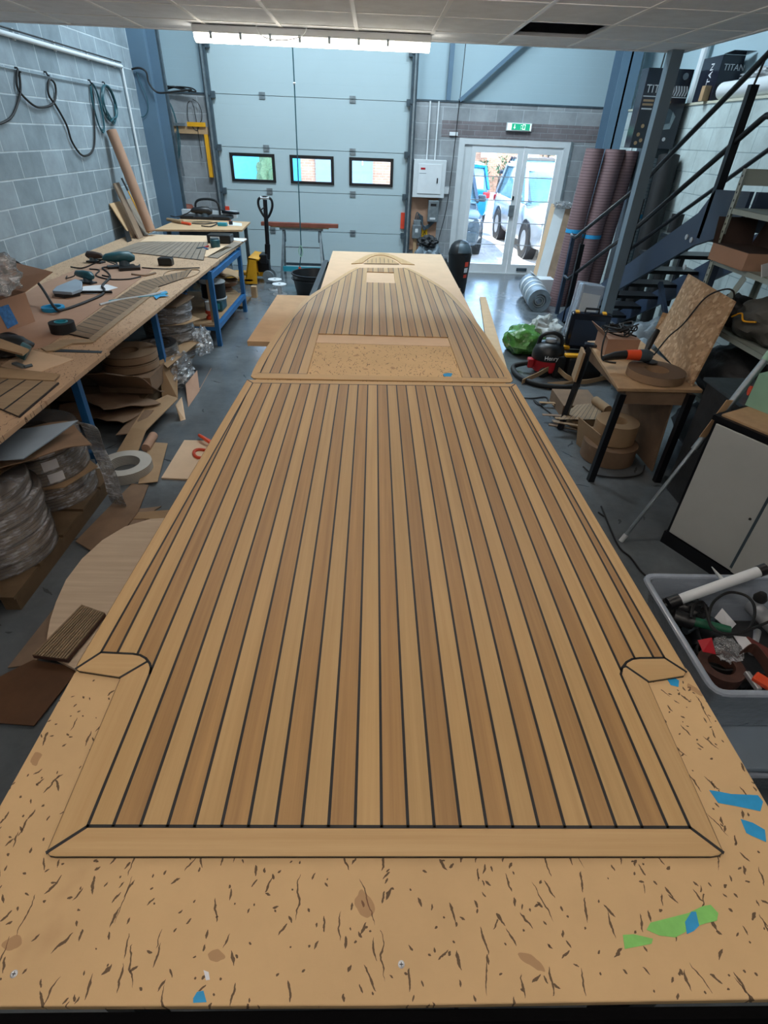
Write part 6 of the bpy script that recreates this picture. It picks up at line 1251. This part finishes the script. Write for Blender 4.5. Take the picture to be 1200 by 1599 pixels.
car('silver off-road car parked facing the glass door',4.25,12.1,4.4,1.84,1.68,'silver',.03)
car('dark grey blue car whose front corner shows at the left of the glass door',1.45,12.5,4.4,1.84,1.60,'darkcar',-.02)
car('bright blue estate car seen from behind through the left door leaf',2.55,22.6,4.5,1.8,1.52,'bluecar',PI+.0)
car('dark estate car parked beyond the silver car roof',6.45,28.3,4.5,1.84,1.62,'navycar',PI)
S('wall_outside',MB().bx(-2,26,31,31.3,0,2.6),'brickout'); S('trim_7',MB().bx(7.2,26,30.8,31.4,2.6,3.6),'roofblue')
for k,(x,lb) in enumerate(((5.45,'leftmost of the three'),(7.5,'middle of the three'),(9.0,'rightmost of the three'))):
    t=T('parking_sign','white parking sign board before the outside brick wall, '+lb,'sign',(x,30.4,0),'parking signs'); MB().bx(x-.36,x+.36,30.38,30.42,1.45,1.98).build('board','white',t); MB().bx(x-.03,x+.03,30.42,30.46,0,1.9).build('post','galv',t)
r_=random.Random(5)
for k,x in enumerate((4.2,5.2,6.2,7.1,8.2,9.6)):
    t=T('shrub',f'thin green shrub before the outside brick wall, {("first","second","third","fourth","fifth","sixth")[k]} from the left','shrub',(x,30.0,0),'outside shrubs'); st2=MB(); lf=MB(); h=r_.uniform(1.3,2.3)
    for j in range(5): a=r_.uniform(-.4,.4); st2.tube([(x,30.0,0),(x+a,30+r_.uniform(-.2,.2),h*r_.uniform(.7,1))],.02,5)
    for j in range(120):
        z=r_.uniform(.3,h); c=Vector((x+r_.gauss(0,.25)*(1-.4*z/h),30+r_.gauss(0,.18),z)); a=Vector((r_.uniform(-1,1),r_.uniform(-1,1),r_.uniform(-1,1))).normalized()*.10; b=a.cross(Vector((0,0,1)) if abs(a.z)<.09 else Vector((1,0,0))).normalized()*.05; lf.f([c-a,c+b,c+a,c-b])
    st2.build('stems','brownbox',t); lf.build('leaves','leaf',t)
# neighbouring unit opposite the roller door
nb=T('neighbour_building','brick unit with blue shutters seen through the roller door windows','building',(-4,21,0)); MB().bx(-12,.9,21,21.4,0,5).build('brick_wall','brickout',nb)
MB().bx(-5.6,-3.75,20.9,21.0,0,3.6).build('shutter','bluedoor',nb); MB().bx(-2.85,-2.45,20.9,21.0,0,3.6).build('shutter','bluedoor',nb); MB().bx(-1.95,-1.0,20.9,21.0,0,3.6).build('shutter','greydoor',nb); MB().bx(-.85,-.05,20.9,21.0,0,3.6).build('shutter','greydoor',nb)
m=MB().bx(-.80,-.76,20.86,20.9,0,1.6).bx(-.80,-.40,20.86,20.9,1.5,1.54).bx(-.42,-.38,20.86,20.9,1.3,1.9); m.build('white_frame','white',nb)
tag(MB().blob((-3.35,20.2,.0),(.9,.6,1.75),.3,3,44).build('flower_bush','leaf',None,smooth=True),'flowering bush outside the left roller door window','bush')
